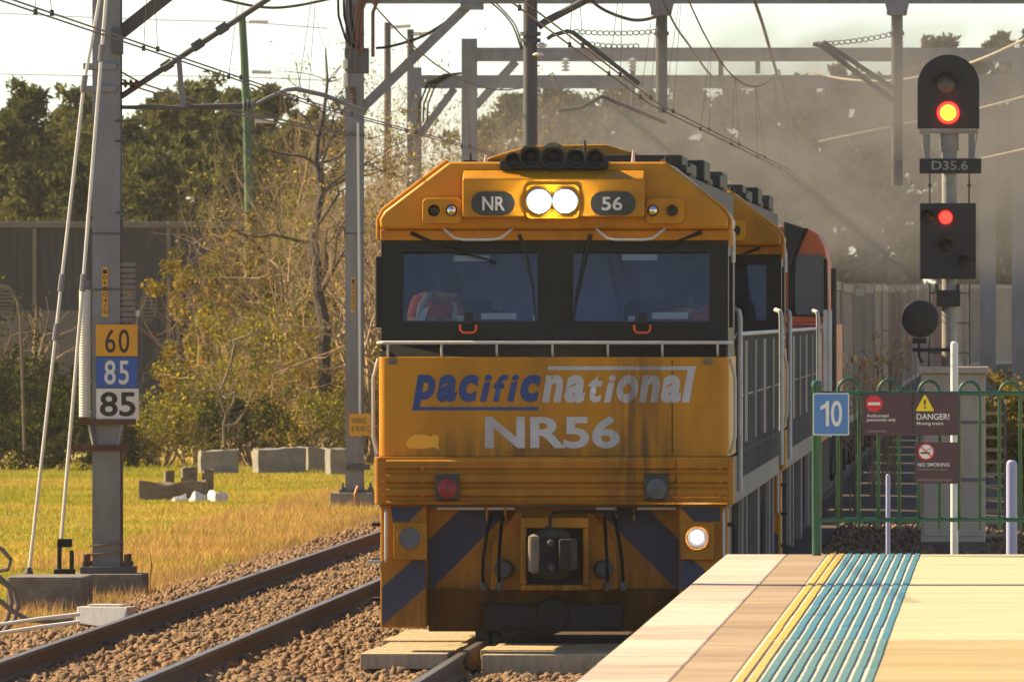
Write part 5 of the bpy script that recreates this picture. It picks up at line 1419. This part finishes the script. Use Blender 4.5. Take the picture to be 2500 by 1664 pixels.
MB().tube([D(1098, 782, -.12), D(1102, 752, -.07), D(1090, 732, -.02)], .02, 7).build('reflective_stripe', M['reflect'], dr, smooth=True)
for k in range(4):
    MB().tube([D(1040 + k * 3, 781, -.42), D(1046 + k * 3, 779, -.47), D(1049 + k * 3, 784, -.49)], [.011, .010, .008], 6).build('finger', M['skin'], dr, smooth=True)
MB().tube([D(1040, 777, -.41), D(1048, 773, -.44), D(1054, 775, -.46)], [.012, .011, .009], 6).build('thumb', M['skin'], dr, smooth=True)
pp = [D(1012, 783, -.40), D(1030, 752, -.30), D(1042, 748, -.28), D(1030, 783, -.38)]
MB().prism([(p[0], p[2]) for p in pp], -.44, -.436, 'y').build('paper_sheet', M['paper'], dr)

crew = copy_tree(dr)
crew.location = (MAIN + LX(1690), 97.6 + .95, LZ(871) - .10)
crew.scale = (-1, 1, 1)
tag(crew, 'second crew member in orange vest, low behind the right windscreen', 'person')
# ================================================================== lineside, trees, smoke, haze
# dark shed wall behind the bushes
YW = 280.0
SW = FPX / YW
shed = thing('shed', 'long dark ribbed metal shed behind the bushes at left', 'shed', (at(300, 900, YW).x, YW, -0.32))
XW = lambda q: (q - 300) / SW
ZW = lambda q: CH - (q - VY) / SW + .32
xl, xr = XW(-180), XW(1010)
MB().box(xl, xr, .0, 5.0, 0, ZW(555)).build('wall', M['wall_dark'], shed)
MB().box(xl - .1, xr + .1, -.14, 5.1, ZW(556), ZW(541)).build('capping', M['wall_cap'], shed, .02)
rib = MB().box(-.012, .012, -.022, 0, 0.02, ZW(557)).mesh('cladding_rib'); rib.materials.append(M['wall_dark'])
x = xl + .1
while x < xr:
    o = bpy.data.objects.new('cladding_rib', rib); COL.objects.link(o); o.parent = shed; o.location = (x, -.0005, 0)
    x += .19
for q in (85, 412, 435, 560):
    MB().box(XW(q) - .05, XW(q) + .05, -.09, -.023, 0.02, ZW(558)).build('downpipe', M['wall_cap'], shed)
MB().box(xl, XW(205), -.06, -.0235, 0.02, ZW(757)).build('render_panel', M['render_wall'], shed)
MB().box(XW(310), XW(560), -.07, -.024, ZW(815), ZW(809)).build('ledge', M['rust'], shed)
for cx, cy in ((364, 742), (475, 742), (15, 742)):
    pts = []
    b = MB()
    for k in range(24):
        a = 2 * math.pi * k / 24
        pts.append((XW(cx) + .185 * math.cos(a), ZW(cy) + .455 * math.sin(a)))
    v = MB().prism(pts, -.05, -.024, 'y').build('oval_vent', M['wall_dark'], shed)
    ring = [(u, -.05, z_) for u, z_ in pts] + [(pts[0][0], -.05, pts[0][1])]
    MB().tube(ring, .018, 6, caps=False).build('vent_rim', M['wall_cap'], v)
    for k in range(9):
        zz = ZW(cy) - .37 + k * .09
        hw = .185 * math.sqrt(max(0, 1 - ((zz - ZW(cy)) / .455) ** 2)) * .92
        MB().bar((XW(cx) - hw, -.06, zz), (XW(cx) + hw, -.06, zz), .03, .035).build('louvre', M['wall_cap'], v)
# concrete blocks on the grass
def rough_block(name, mt, parent, hw, depth, h, amp=.025, seed=0):
    bmx = bmesh.new(); bmesh.ops.create_cube(bmx, size=1.0)
    bmesh.ops.bevel(bmx, geom=list(bmx.edges), offset=.012, segments=1, affect='EDGES')
    bmesh.ops.subdivide_edges(bmx, edges=list(bmx.edges), cuts=4, use_grid_fill=True)
    r_ = random.Random(seed)
    ph = [r_.uniform(0, 6) for _ in range(6)]
    for v in bmx.verts:
        x, y, z = v.co.x * hw * 2, v.co.y * depth, v.co.z * h
        n = math.sin(x * 9 + ph[0]) * math.sin(y * 8 + ph[1]) + .7 * math.sin(z * 13 + ph[2] + x * 5) + r_.uniform(-.6, .6)
        k = amp * n
        v.co = Vector((x * (1 + k * .6), y + depth / 2 + k * .5, z + h / 2 + (k if z > 0 else 0)))
    m = bpy.data.meshes.new(name); bm2 = bmx; bm2.to_mesh(m); bm2.free()
    return link(name, m, M[mt], parent)
def cblock(label, px0, px1, top, bot, Y, depth, m='concrete', rz=0.0, name='concrete_block', cat='concrete block'):
    s = FPX / Y
    c = at((px0 + px1) / 2, bot, Y)
    t = thing(name, label, cat, (c.x, Y, -.32), rz=rz)
    hw = (px1 - px0) / 2 / s
    rough_block('block', m, t, hw, depth, c.z + .32 + (bot - top) / s, .03, px0)
    return t
cblock('leftmost square concrete block at the edge of the bushes', 490, 583, 1100, 1158, 228, .8, rz=R(8))
cblock('wide concrete block half covered by twigs, second from left', 630, 748, 1096, 1156, 229, 1.1, rz=R(10))
cblock('narrow concrete block between the wide block and the mast', 752, 808, 1096, 1152, 232, .9, rz=R(14))
cblock('concrete block directly left of the grey mast', 806, 880, 1094, 1154, 226, .9, rz=R(10))
cblock('low flat old timber beam lying in the grass', 340, 500, 1178, 1222, 196, .5, 'timber_dark', name='timber_beam', cat='beam')
for lab, a, c_, tp, bt in (('short timber stump standing behind the beam, left of three', 404, 426, 1152, 1185, ), ('short timber stump standing behind the beam, middle of three', 446, 482, 1146, 1190), ('short timber stump standing behind the beam, right of three', 498, 522, 1145, 1210)):
    cblock(lab, a, c_, tp, bt, 198.5, .25, 'timber_dark', rz=R(12), name='timber_stump', cat='stump')
for lab, a, c_, tp, bt in (('bright broken white slab leaning in front of the beam', 427, 460, 1205, 1227), ('small white rubble piece right of the white slab', 474, 503, 1204, 1227), ('pale rubble lump at the right end of the beam', 523, 556, 1201, 1223)):
    s = FPX / 193.5; c = at((a + c_) / 2, bt, 193.5); t = thing('rubble', lab, 'rubble', (c.x, 193.5, -.32))
    hw = (c_ - a) / 2 / s; hh = (bt - tp) / s + max(0, c.z + .3)
    o = rough_block('lump', 'white_box', t, hw, .35, hh, .07, a); o.rotation_euler = (R(-18), R((a % 7) * 4 - 10), R(20))

# ------------------------------------------------------------------ foliage tools
def leaf_cloud(cents, n, spread, size, aspect=2.2, droop=0.0, up=0.0, flat=1.0):
    """n leaf quads scattered around clump centres (array (k,4): x,y,z,r)"""
    idx = rng.integers(0, len(cents), n)
    c = cents[idx]
    d = rng.normal(size=(n, 3)); d /= np.linalg.norm(d, axis=1)[:, None]
    rad = c[:, 3] * rng.random(n) ** 0.45 * spread
    p = c[:, :3] + d * rad[:, None] * np.array([1, 1, flat])
    ax = rng.normal(size=(n, 3)) + d * 0.6 + np.array([0, 0, up - droop])
    ax /= np.linalg.norm(ax, axis=1)[:, None]
    sd = np.cross(ax, rng.normal(size=(n, 3))); sd /= np.linalg.norm(sd, axis=1)[:, None]
    L = size * rng.uniform(.6, 1.4, n)[:, None]; W = L / aspect
    V = np.stack([p - ax * L / 2, p + sd * W / 2, p + ax * L / 2, p - sd * W / 2], 1)
    F = np.arange(n * 4).reshape(n, 4)
    return V.reshape(-1, 3), F
class Twigs:
    def __init__(s): s.seg = []; s.tips = []
    def grow(s, p, d, length, r, depth, kink=.35, kids=(2, 4), up=.15, shrink=.68, steps=4):
        p = np.array(p, float); d = np.array(d, float); d /= np.linalg.norm(d)
        stp = length / steps
        for i in range(steps):
            d = d + rng.normal(size=3) * kink * .5 + np.array([0, 0, up * .3]); d /= np.linalg.norm(d)
            q = p + d * stp
            r1 = r * (1 - .32 / steps * 1.2)
            s.seg.append((p, q, r, r1)); p, r = q, r1
            if depth > 0 and i >= 1:
                for _ in range(rng.integers(kids[0], kids[1]) if i == steps - 1 else rng.integers(0, 2)):
                    nd = d + rng.normal(size=3) * .75
                    s.grow(p, nd, length * shrink * rng.uniform(.7, 1.2), r * .62, depth - 1, kink, kids, up, shrink, steps)
        if depth <= 1: s.tips.append(p)
    def arrays(s, sides=4):
        a = np.array([g[0] for g in s.seg]); b = np.array([g[1] for g in s.seg])
        ra = np.array([g[2] for g in s.seg]); rb = np.array([g[3] for g in s.seg])
        d = b - a; d /= np.linalg.norm(d, axis=1)[:, None] + 1e-9
        u = np.where(np.abs(d[:, 2:3]) < .9, np.array([[0, 0, 1.]]), np.array([[0, 1., 0]]))
        x = np.cross(d, u); x /= np.linalg.norm(x, axis=1)[:, None]
        y = np.cross(d, x)
        V = []
        for base, rr in ((a, ra), (b, rb)):
            for k in range(sides):
                t = 2 * np.pi * k / sides
                V.append(base + rr[:, None] * (np.cos(t) * x + np.sin(t) * y))
        V = np.stack(V, 1)
        f = np.array([(k, (k + 1) % sides, sides + (k + 1) % sides, sides + k) for k in range(sides)])
        F = f[None] + (np.arange(len(a)) * 2 * sides)[:, None, None]
        return V.reshape(-1, 3), F.reshape(-1, 4)
def plant(name, label, cat, base, trunk, crown, tm, cm, group=None, tname='trunk', cname='crown'):
    t = thing(name, label, cat, base, group=group)
    off = np.array(base, float)
    if trunk: link(tname, np_mesh(tname, trunk[0] - off, trunk[1]), M[tm], t)
    if crown:
        o = link(cname, np_mesh(cname, crown[0] - off, crown[1]), M[cm], t)
        if cname == 'seed_heads': o['kind'] = 'stuff'
    return t
def big_tree(name, label, px, top, Y, width, leafm, n, conic=.5, size=.2, group=None, aspect=3.2, gappy=1.0, base_z=-.3):
    """tall tree: trunk, limbs, crown of needle clumps reaching the given photo height"""
    c = at(px, top, Y); H = c.z - base_z
    tw = Twigs()
    base = np.array([c.x, Y, base_z])
    cl = []
    p = base.copy(); r = .16 + H * .012
    K = 14
    for i in range(K):
        q = base + np.array([rng.normal() * .12 * i / K * 2, rng.normal() * .1, H * .93 * (i + 1) / K])
        r1 = r * .88; tw.seg.append((p, q, r, r1)); p, r = q, r1
        f = (i + 1) / K
        if f > .16:
            prof = (1 - f) ** conic * (0.55 + .45 * min(1, f / .3)) + .06
            for _ in range(6):
                a = rng.uniform(0, 2 * np.pi); ln = width * prof * rng.uniform(.45, 1.12)
                e = q + np.array([math.cos(a) * ln, math.sin(a) * ln, ln * rng.uniform(.05, .55)])
                mid = (q + e) / 2 + rng.normal(size=3) * .15
                tw.seg.append((q, mid, r * .45, r * .3)); tw.seg.append((mid, e, r * .3, .015))
                for u in (.55, .8, 1.0):
                    if rng.random() < .9 * gappy:
                        cc = q + (e - q) * u + rng.normal(size=3) * .22
                        cl.append((*cc, rng.uniform(.20, .44) * width * .36))
        if i == K - 1: cl.append((*q, .35)); cl.append((*(q + np.array([0, 0, .4])), .22))
    cl = np.array(cl)
    V, F = leaf_cloud(cl, n, 1.0, size, aspect, up=.5, flat=.85)
    return plant(name, label, 'tree', base, tw.arrays(5), (V, F), 'trunk', leafm, group)

G_ = 'tall she-oak trees behind the shed'
for k, (px, top, Y, wd, con, n) in enumerate((
    (-20, 270, 330, 2.6, .75, 9000), (70, 205, 336, 2.7, .7, 14000), (160, 204, 345, 2.4, .75, 13000), (235, 260, 330, 2.4, .6, 10000), (400, 215, 352, 2.7, .5, 12000), (480, 196, 340, 2.8, .45, 14000),
    (575, 208, 350, 2.7, .5, 12000), (665, 196, 338, 2.5, .5, 13000), (745, 250, 344, 2.6, .5, 11000), (330, 300, 326, 2.6, .5, 11000))):
    labs = ['far left shorter tree at the frame edge', 'tallest pointed tree at far left', 'pointed twin tree just left of the left mast', 'dense tree partly hidden by the left mast', 'broad tree right of the left mast', 'broad high tree above the steady arm',
            'broad tree left of the green pole', 'spreading tree right of the green pole', 'tree left of the second mast behind bare twigs', 'lower rounded tree just above the shed roof']
    big_tree('she_oak_tree', 'dark olive she-oak, ' + labs[k], px, top, Y, wd * 1.1, 'leaf_pine', int(n * 1.2), con * .7, .26, G_)
for k, (px, top, Y, wd, n) in enumerate(((40, 400, 312, 2.2, 8000), (190, 380, 310, 2.0, 8000), (370, 360, 308, 2.2, 9000), (470, 330, 315, 2.4, 10000), (560, 380, 306, 2.2, 9000), (680, 340, 310, 2.3, 9000))):
    big_tree('she_oak_tree', 'lower olive tree filling the gap above the shed, ' + ('first', 'second', 'third', 'fourth', 'fifth', 'sixth')[k] + ' from the left', px, top, Y, wd, 'leaf_pine', n, .45, .24, 'lower trees above the shed roof')

# ------------------------------------------------------------------ thicket of half-bare shrubs
def shrub(name, label, px, top, foot, Y, wd, leafm, nleaf, size=.09, depth=4, lo=.12, twig=True, group=None, stems=6, tm='twig', kink=.35, fill=.5, r0=.042):
    c = at(px, top, Y); b = at(px, foot, Y); base = np.array([b.x, Y, max(b.z, -.32)])
    H = c.z - base[2]
    tw = Twigs()
    for s in range(stems):
        a = rng.uniform(0, 2 * np.pi)
        tw.grow(base + np.array([math.cos(a) * wd * .15, math.sin(a) * .3, 0]), (math.cos(a) * wd / H * .8, math.sin(a) * .4, 1.0), H * .40, r0, depth - 1, kink, up=.2, shrink=.62)
    tips = np.array(tw.tips)
    if len(tips) > 40000: tips = tips[:40000]
    # keep within the height
    cl = np.concatenate([np.c_[tips, np.full(len(tips), .12 + .1 * wd)]])
    ex = []
    for _ in range(int(52 * fill)):
        a = rng.uniform(0, 2 * np.pi); rr = wd * rng.random() ** .5; h = H * (lo + (.97 - lo) * rng.random()) * (1 - .22 * (rr / wd) ** 2)
        ex.append((base[0] + rr * math.cos(a), base[1] + rr * .7 * math.sin(a), base[2] + h, rng.uniform(.16, .36) * wd * .6))
    if ex: cl = np.concatenate([cl[rng.integers(0, len(cl), min(len(cl), 60))], np.array(ex)])
    V, F = leaf_cloud(cl, nleaf, 1.0, size, 2.0)
    return plant(name, label, 'shrub', base, tw.arrays(3), (V, F), tm, leafm, group, tname='branches', cname='leaves')

g1 = 'half-bare shrubs of the thicket'
thick = [
    ('golden', 605, 505, 760, 244, .85, 'leaf_gold', 6500, .11, 'golden-green leafy bush top in front of the shed'),
    ('golden', 560, 560, 790, 243, .6, 'leaf_gold', 3500, .10, 'golden leafy shoulder of the bush above the shed wall'),
    ('golden', 660, 520, 800, 246, 1.0, 'leaf_lime', 6000, .10, 'olive leafy bush right of the golden one'),
    ('golden', 690, 470, 800, 249, .95, 'leaf_lime', 6500, .10, 'rounded olive bush crown left of the crooked trunk'),
    ('golden', 745, 540, 800, 250, .9, 'leaf_lime', 6000, .10, 'rounded olive bush crown around the crooked trunk'),
    ('golden', 830, 480, 800, 252, .9, 'leaf_lime', 5000, .10, 'olive bush crown right behind the second mast'),
    ('lime', 640, 720, 1040, 238, 1.2, 'leaf_lime', 6500, .085, 'lime-leaved shrub in the middle of the thicket'),
    ('lime', 560, 790, 1080, 234, 1.2, 'leaf_lime', 6500, .085, 'lime-leaved shrub with bare stem left of centre'),
    ('lime', 470, 900, 1110, 230, 1.15, 'leaf_lime', 6000, .08, 'low lime shrub above the timber stumps'),
    ('lime', 395, 960, 1120, 228, 1.0, 'leaf_lime', 5500, .08, 'low leafy shrub right of the left mast'),
    ('lime', 700, 700, 1050, 236, 1.1, 'leaf_lime', 5500, .085, 'lime shrub left of the dark trunk'),
    ('lime', 760, 760, 1080, 232, 1.1, 'leaf_gold', 5500, .085, 'yellow-leaved shrub around the dark trunk'),
    ('lime', 830, 720, 1090, 236, 1.1, 'leaf_lime', 5500, .085, 'lime shrub behind the second mast'),
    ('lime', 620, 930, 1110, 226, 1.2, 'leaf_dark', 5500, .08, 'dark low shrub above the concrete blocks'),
    ('lime', 760, 930, 1110, 226, 1.2, 'leaf_lime', 5000, .08, 'low shrub behind the right-hand concrete blocks'),
    ('lime', 890, 820, 1090, 232, .9, 'leaf_lime', 5000, .08, 'shrub squeezed between the mast and the locomotive'),
    ('lime', 340, 1000, 1120, 226, .8, 'leaf_lime', 4000, .075, 'small shrub at the foot of the left mast')]
for i, (k_, px, top, foot, Y, wd, lm, nl, sz, lab) in enumerate(thick):
    shrub('thicket_shrub', lab, px, top, 1150, Y + 13, wd, lm, int(nl * (1.1 if k_ == 'golden' else .72)), sz, 4, .66 if k_ == 'golden' else .1, group=g1, stems=7, fill=1.0)
# leafless twiggy trees behind the locomotive
g2 = 'leafless twiggy trees'
for px, top, Y, wd, lm, nl, lab in ((870, 330, 250, 1.6, 'leaf_lime', 900, 'tan twiggy tree directly behind the second mast'), (960, 300, 260, 1.6, 'leaf_lime', 1200, 'dense tan twigs left of the far gantry brace'), (1040, 260, 266, 1.6, 'leaf_gold', 1400, 'dense tan twigs between the two gantry posts'),
        (1120, 300, 270, 1.6, 'leaf_lime', 1600, 'dense tan twigs right of the square gantry post'), (1210, 320, 278, 1.6, 'leaf_gold', 1600, 'dense tan twigs beside the drop tube'), (930, 420, 244, 1.4, 'leaf_lime', 1200, 'low tan twigs touching the locomotive roof edge'),
        (850, 300, 252, 1.6, 'leaf_lime', 900, 'twiggy tan tree left of the locomotive roof'), (930, 230, 256, 1.7, 'leaf_lime', 1800, 'twiggy tree between the second mast and the far gantry'),
        (1000, 190, 268, 1.7, 'leaf_lime', 1500, 'twiggy tree behind the lower gantry beam'), (1080, 220, 272, 1.6, 'leaf_gold', 2500, 'leafier tan tree behind the square gantry post'), (1180, 240, 280, 1.6, 'leaf_lime', 2500, 'tan tree left of the drop tube'),
        (720, 420, 250, 1.3, 'leaf_gold', 500, 'tan twiggy tree behind the dark crooked trunk'), (900, 420, 246, 1.3, 'leaf_lime', 1800, 'lower twiggy tree beside the locomotive cab'), (800, 250, 262, 1.6, 'leaf_lime', 200, 'nearly bare tree reaching up beside the second mast'),
        (960, 110, 275, 1.4, 'leaf_lime', 300, 'thin bare branches against the white sky'), (740, 90, 270, 1.3, 'leaf_lime', 200, 'thin bare branches left of the second mast top'), (1060, 120, 280, 1.4, 'leaf_lime', 400, 'thin bare branches above the lower gantry beam')):
    c = at(px, top, Y); base = np.array([c.x, Y, -.32]); H = c.z - base[2]
    tw = Twigs()
    for s in range(7 if px > 860 and top > 150 else 2):
        tw.grow(base, (rng.normal() * .12, rng.normal() * .12, 1), H * .45, .06, 4, .32, (2, 4), .22, .66)
    tips = np.array(tw.tips); tips = tips[rng.integers(0, len(tips), 160)]
    V, F = leaf_cloud(np.c_[tips, np.full(len(tips), .32)], nl, 1.0, .085, 2.0)
    plant('twiggy_tree', lab, 'tree', base, tw.arrays(3), (V, F), 'twig', lm, g2)
# the dark crooked trunk
pts = [(792, 1090), (795, 960), (790, 880), (795, 800), (778, 720), (772, 640), (765, 590), (770, 540), (786, 470), (783, 430), (770, 400), (776, 340), (790, 280), (800, 200), (795, 120)]
P = [at(a, c, 244 + .3 * i) for i, (a, c) in enumerate(pts)]
t = thing('bare_tree', 'dark crooked bare trunk rising through the thicket', 'tree', P[0])
rr = [.17, .15, .14, .13, .12, .11, .105, .09, .08, .075, .07, .05, .04, .03, .015]
MB().tube([p - P[0] for p in P], rr, 9).build('trunk', M['trunk'], t, smooth=True)
tw = Twigs()
for i in (4, 6, 8, 9, 10, 11, 12, 13, 13, 14):
    for _ in range(2):
        tw.grow(np.array(P[i][:]) - np.array(P[0][:]), (rng.normal() * .8, rng.normal() * .4, .7), 1.2 if i < 11 else .8, rr[i] * .4, 3, .35, (2, 3), .15, .66)
v_, f_ = tw.arrays(4)
link('limbs', np_mesh('limbs', v_, f_), M['trunk'], t)
# broken pale snag in the thicket
p0 = at(548, 1085, 237)
t = thing('dead_snag', 'pale broken dead stem standing in the lime shrubs', 'snag', p0)
tw = Twigs()
for (a, c, a2, c2) in ((548, 1085, 552, 1010), (552, 1010, 540, 950), (552, 1012, 575, 955), (540, 950, 566, 880), (566, 880, 568, 830), (548, 1040, 600, 1000)):
    A_, B_ = np.array((at(a, c, 237) - p0)[:]), np.array((at(a2, c2, 237) - p0)[:])
    md = (A_ + B_) / 2 + rng.normal(size=3) * .05
    tw.seg += [(A_, md, .036, .03), (md, B_, .03, .02)]
    tw.grow(B_, rng.normal(size=3) * np.array([1, .5, .4]) + np.array([0, 0, .6]), .5, .02, 2, .4)
v_, f_ = tw.arrays(5)
link('stem', np_mesh('stem', v_, f_), M['timber_dark'], t)
# shaded shrubs left of the mast
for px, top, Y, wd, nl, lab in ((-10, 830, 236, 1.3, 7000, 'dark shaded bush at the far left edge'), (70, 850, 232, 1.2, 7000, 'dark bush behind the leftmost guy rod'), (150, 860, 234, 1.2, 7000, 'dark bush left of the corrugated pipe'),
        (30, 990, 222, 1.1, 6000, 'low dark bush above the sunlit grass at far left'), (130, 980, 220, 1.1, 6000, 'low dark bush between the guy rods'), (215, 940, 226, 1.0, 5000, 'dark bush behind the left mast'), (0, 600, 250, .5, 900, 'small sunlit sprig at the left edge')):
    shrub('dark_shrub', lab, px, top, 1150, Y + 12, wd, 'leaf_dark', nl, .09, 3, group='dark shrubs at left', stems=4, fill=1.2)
P = [at(-20, 690, 215), at(10, 700, 215), at(28, 708, 215), at(42, 735, 215), at(50, 780, 215), at(60, 1100, 215)]
t = thing('bent_branch', 'bent bare branch at the left edge with sunlit broken end', 'branch', P[-1])
MB().tube([p - P[-1] for p in P], [.02, .03, .035, .025, .025, .03], 8).build('branch', M['timber_dark'], t, smooth=True)

# far tree belt behind the smoke
g3 = 'far trees behind the train'
far = [(1260, 215, 420), (1340, 190, 440), (1420, 215, 430), (1500, 190, 450), (1590, 205, 440), (1680, 185, 450), (1780, 200, 430), (1870, 175, 445), (1960, 170, 440), (2050, 150, 430), (2130, 165, 445), (2210, 140, 430), (2300, 70, 440), (2380, 110, 450), (2460, 50, 440), (2540, 60, 430)]
ord_ = ['first', 'second', 'third', 'fourth', 'fifth', 'sixth', 'seventh', 'eighth', 'ninth', 'tenth', 'eleventh', 'twelfth', 'thirteenth', 'fourteenth', 'fifteenth', 'sixteenth']
for i, (px, top, Y) in enumerate(far):
    big_tree('far_tree', f'hazy far tree behind the train, {ord_[i]} from the left', px, top, Y, 3.2, 'leaf_far', 10500, .35, .34, g3, 2.4, gappy=.95)
# dry lit shrubs right of the signal
for px, top, Y, wd, lab in ((2465, 960, 190, .9, 'dry golden shrub behind the lilac post'), (2520, 930, 185, .9, 'dry golden shrub at the right frame edge'), (2440, 900, 230, 1.0, 'dry shrub right of the access steps')):
    shrub('dry_shrub', lab, px, top, 1250, Y, wd, 'leaf_gold', 4500, .09, 3, group='dry shrubs at right', stems=4, fill=1.0)
# sunlit weeds beside the wagons
for px, top, Y, lab in ((2047, 915, 172, 'tall dry weed stalk left of the fence post top'), (2087, 896, 178, 'tall dry weed stalk behind the first fence hoop'), (2160, 850, 200, 'tall dry weed stalk left of the shunt disc'), (2178, 845, 203, 'dry weed stalk next to the shunt disc'), (2130, 905, 190, 'short dry weed tuft beside the wagons')):
    c = at(px, top, Y); base = np.array([c.x, Y, -.25]); tw = Twigs()
    for s in range(5): tw.grow(base + rng.normal(size=3) * np.array([.05, .05, 0]), (rng.normal() * .05, rng.normal() * .05, 1), (c.z + .25) * .9, .016, 1, .08, (1, 3), .1, .2)
    tips = np.array(tw.tips)
    V, F = leaf_cloud(np.c_[tips, np.full(len(tips), .14)], 80, 1.0, .12, 3.0, up=1.0)
    plant('dry_weed', lab, 'weed', base, tw.arrays(3), (V, F), 'twig', 'straw', 'sunlit weeds', tname='stalks', cname='seed_heads')

# ------------------------------------------------------------------ grass
def blades(n, yr, xl, xr, hmin, hmax, wmin, wmax, power=1.0, mask=None):
    Y = yr[0] + (yr[1] - yr[0]) * rng.random(n) ** power
    X = np.array([xl(y) for y in Y]) + rng.random(n) * (np.array([xr(y) for y in Y]) - np.array([xl(y) for y in Y]))
    if mask is not None:
        k = mask(X, Y); X, Y = X[k], Y[k]
    n = len(X)
    patch = .55 + .45 * (np.sin(X * 1.7 + Y * .31) * np.cos(Y * .47 - X * .6) * .5 + .5)
    h = rng.uniform(hmin, hmax, n) * patch; wv = rng.uniform(wmin, wmax, n)
    a = rng.uniform(0, np.pi, n); lean = rng.normal(size=(n, 2)) * .45
    z0 = np.full(n, -.32)
    dx, dy = np.cos(a) * wv / 2, np.sin(a) * wv / 2
    v0 = np.stack([X - dx, Y - dy, z0], 1); v1 = np.stack([X + dx, Y + dy, z0], 1)
    v2 = np.stack([X + lean[:, 0] * h, Y + lean[:, 1] * h, z0 + h], 1)
    V = np.stack([v0, v1, v2], 1).reshape(-1, 3)
    return V, np.arange(3 * n).reshape(n, 3)
xl = lambda y: (-60 - VX) * y / FPX
xr = lambda y: min((930 - VX) * y / FPX, -9.55)
msk = lambda X, Y: ~((np.abs(X + 9.95) < .5) & (np.abs(Y - 128) < .5))
V, F = join_np([blades(120000, (112, 235), xl, xr, .03, .11, .010, .022, .8, msk), blades(46000, (185, 252), xl, xr, .04, .13, .012, .028)])
tag(link('grass', np_mesh('grass', V, F), M['grass']), 'sunlit yellow-green grass left of the track', 'grass', kind='stuff')
V, F = join_np([blades(22000, (112, 205), lambda y: -12.2 if y > 140 else -10.6, lambda y: -9.35, .06, .26, .008, .016), blades(3000, (104, 120), lambda y: -11.5, lambda y: -9.5, .05, .2, .008, .016)])
tag(link('dry_grass', np_mesh('dry_grass', V, F), M['straw']), 'tall dry straw grass along the ballast shoulder', 'grass', kind='stuff')
c = at(370, 1430, 124); t = thing('dry_weed', 'single tall pale grass stalk right of the left mast foot', 'weed', (c.x, 124, -.3), group='sunlit weeds')
MB().tube([(0, 0, 0), (-.02, 0, .3), (0.0, 0, .45), (-.02, .0, .62)], [.009, .008, .012, .003], 5).build('stalks', M['straw'], t)

# ------------------------------------------------------------------ exhaust smoke and haze
def volume_mat(name, col, dens, noise=None):
    m = bpy.data.materials.new(name); m.use_nodes = True
    nt = m.node_tree; N = nt.nodes; L = nt.links
    N.remove(N['Principled BSDF'])
    pv = N.new('ShaderNodeVolumePrincipled')
    pv.inputs['Color'].default_value = (*col, 1)
    pv.inputs['Density'].default_value = dens
    pv.inputs['Anisotropy'].default_value = .2
    L.new(pv.outputs[0], N['Material Output'].inputs['Volume'])
    if noise:
        tc = N.new('ShaderNodeTexCoord')
        mp = N.new('ShaderNodeMapping'); mp.inputs['Scale'].default_value = noise['scale']
        L.new(tc.outputs['Object'], mp.inputs['Vector'])
        ns = N.new('ShaderNodeTexNoise'); ns.inputs['Scale'].default_value = 1.0; ns.inputs['Detail'].default_value = 3.0; ns.inputs['Roughness'].default_value = .6
        L.new(mp.outputs['Vector'], ns.inputs['Vector'])
        mr = N.new('ShaderNodeMapRange'); mr.inputs['From Min'].default_value = .40; mr.inputs['From Max'].default_value = .62
        L.new(ns.outputs['Fac'], mr.inputs['Value'])
        # plume thins out towards its own edge: distance from the plume axis in object space
        ln = N.new('ShaderNodeVectorMath'); ln.operation = 'LENGTH'
        mp2 = N.new('ShaderNodeMapping'); mp2.inputs['Scale'].default_value = noise['radius']
        L.new(tc.outputs['Object'], mp2.inputs['Vector']); L.new(mp2.outputs['Vector'], ln.inputs[0])
        fr = N.new('ShaderNodeMapRange'); fr.inputs['From Min'].default_value = 1.0; fr.inputs['From Max'].default_value = .45
        L.new(ln.outputs['Value'], fr.inputs['Value'])
        mu = N.new('ShaderNodeMath'); mu.operation = 'MULTIPLY'
        L.new(mr.outputs['Result'], mu.inputs[0]); L.new(fr.outputs['Result'], mu.inputs[1])
        m2_ = N.new('ShaderNodeMath'); m2_.operation = 'MULTIPLY'; m2_.inputs[1].default_value = dens
        L.new(mu.outputs[0], m2_.inputs[0]); L.new(m2_.outputs[0], pv.inputs['Density'])
    return m
sm = bpy.data.objects.new('exhaust_smoke', MB().box(-8, 8, -36, 36, -2.5, 2.5).mesh('exhaust_smoke'))
COL.objects.link(sm)
sm.location = (-2.2, 195, 5.55)
sm.data.materials.append(volume_mat('diesel_exhaust', (.30, .28, .262), .080, dict(scale=(.8, .14, 1.1), radius=(1/8, 1/36, 1/2.5))))
tag(sm, 'grey brown diesel exhaust drifting over the train behind the locomotives', 'smoke', kind='stuff')
hz = bpy.data.objects.new('haze', MB().box(-420, 420, -30, 760, -1.4, 16.0).mesh('haze'))
COL.objects.link(hz)
hz.data.materials.append(volume_mat('air_haze', (.93, .90, .86), .00012))
tag(hz, 'thin sunlit haze in the air along the line', 'haze', kind='stuff')
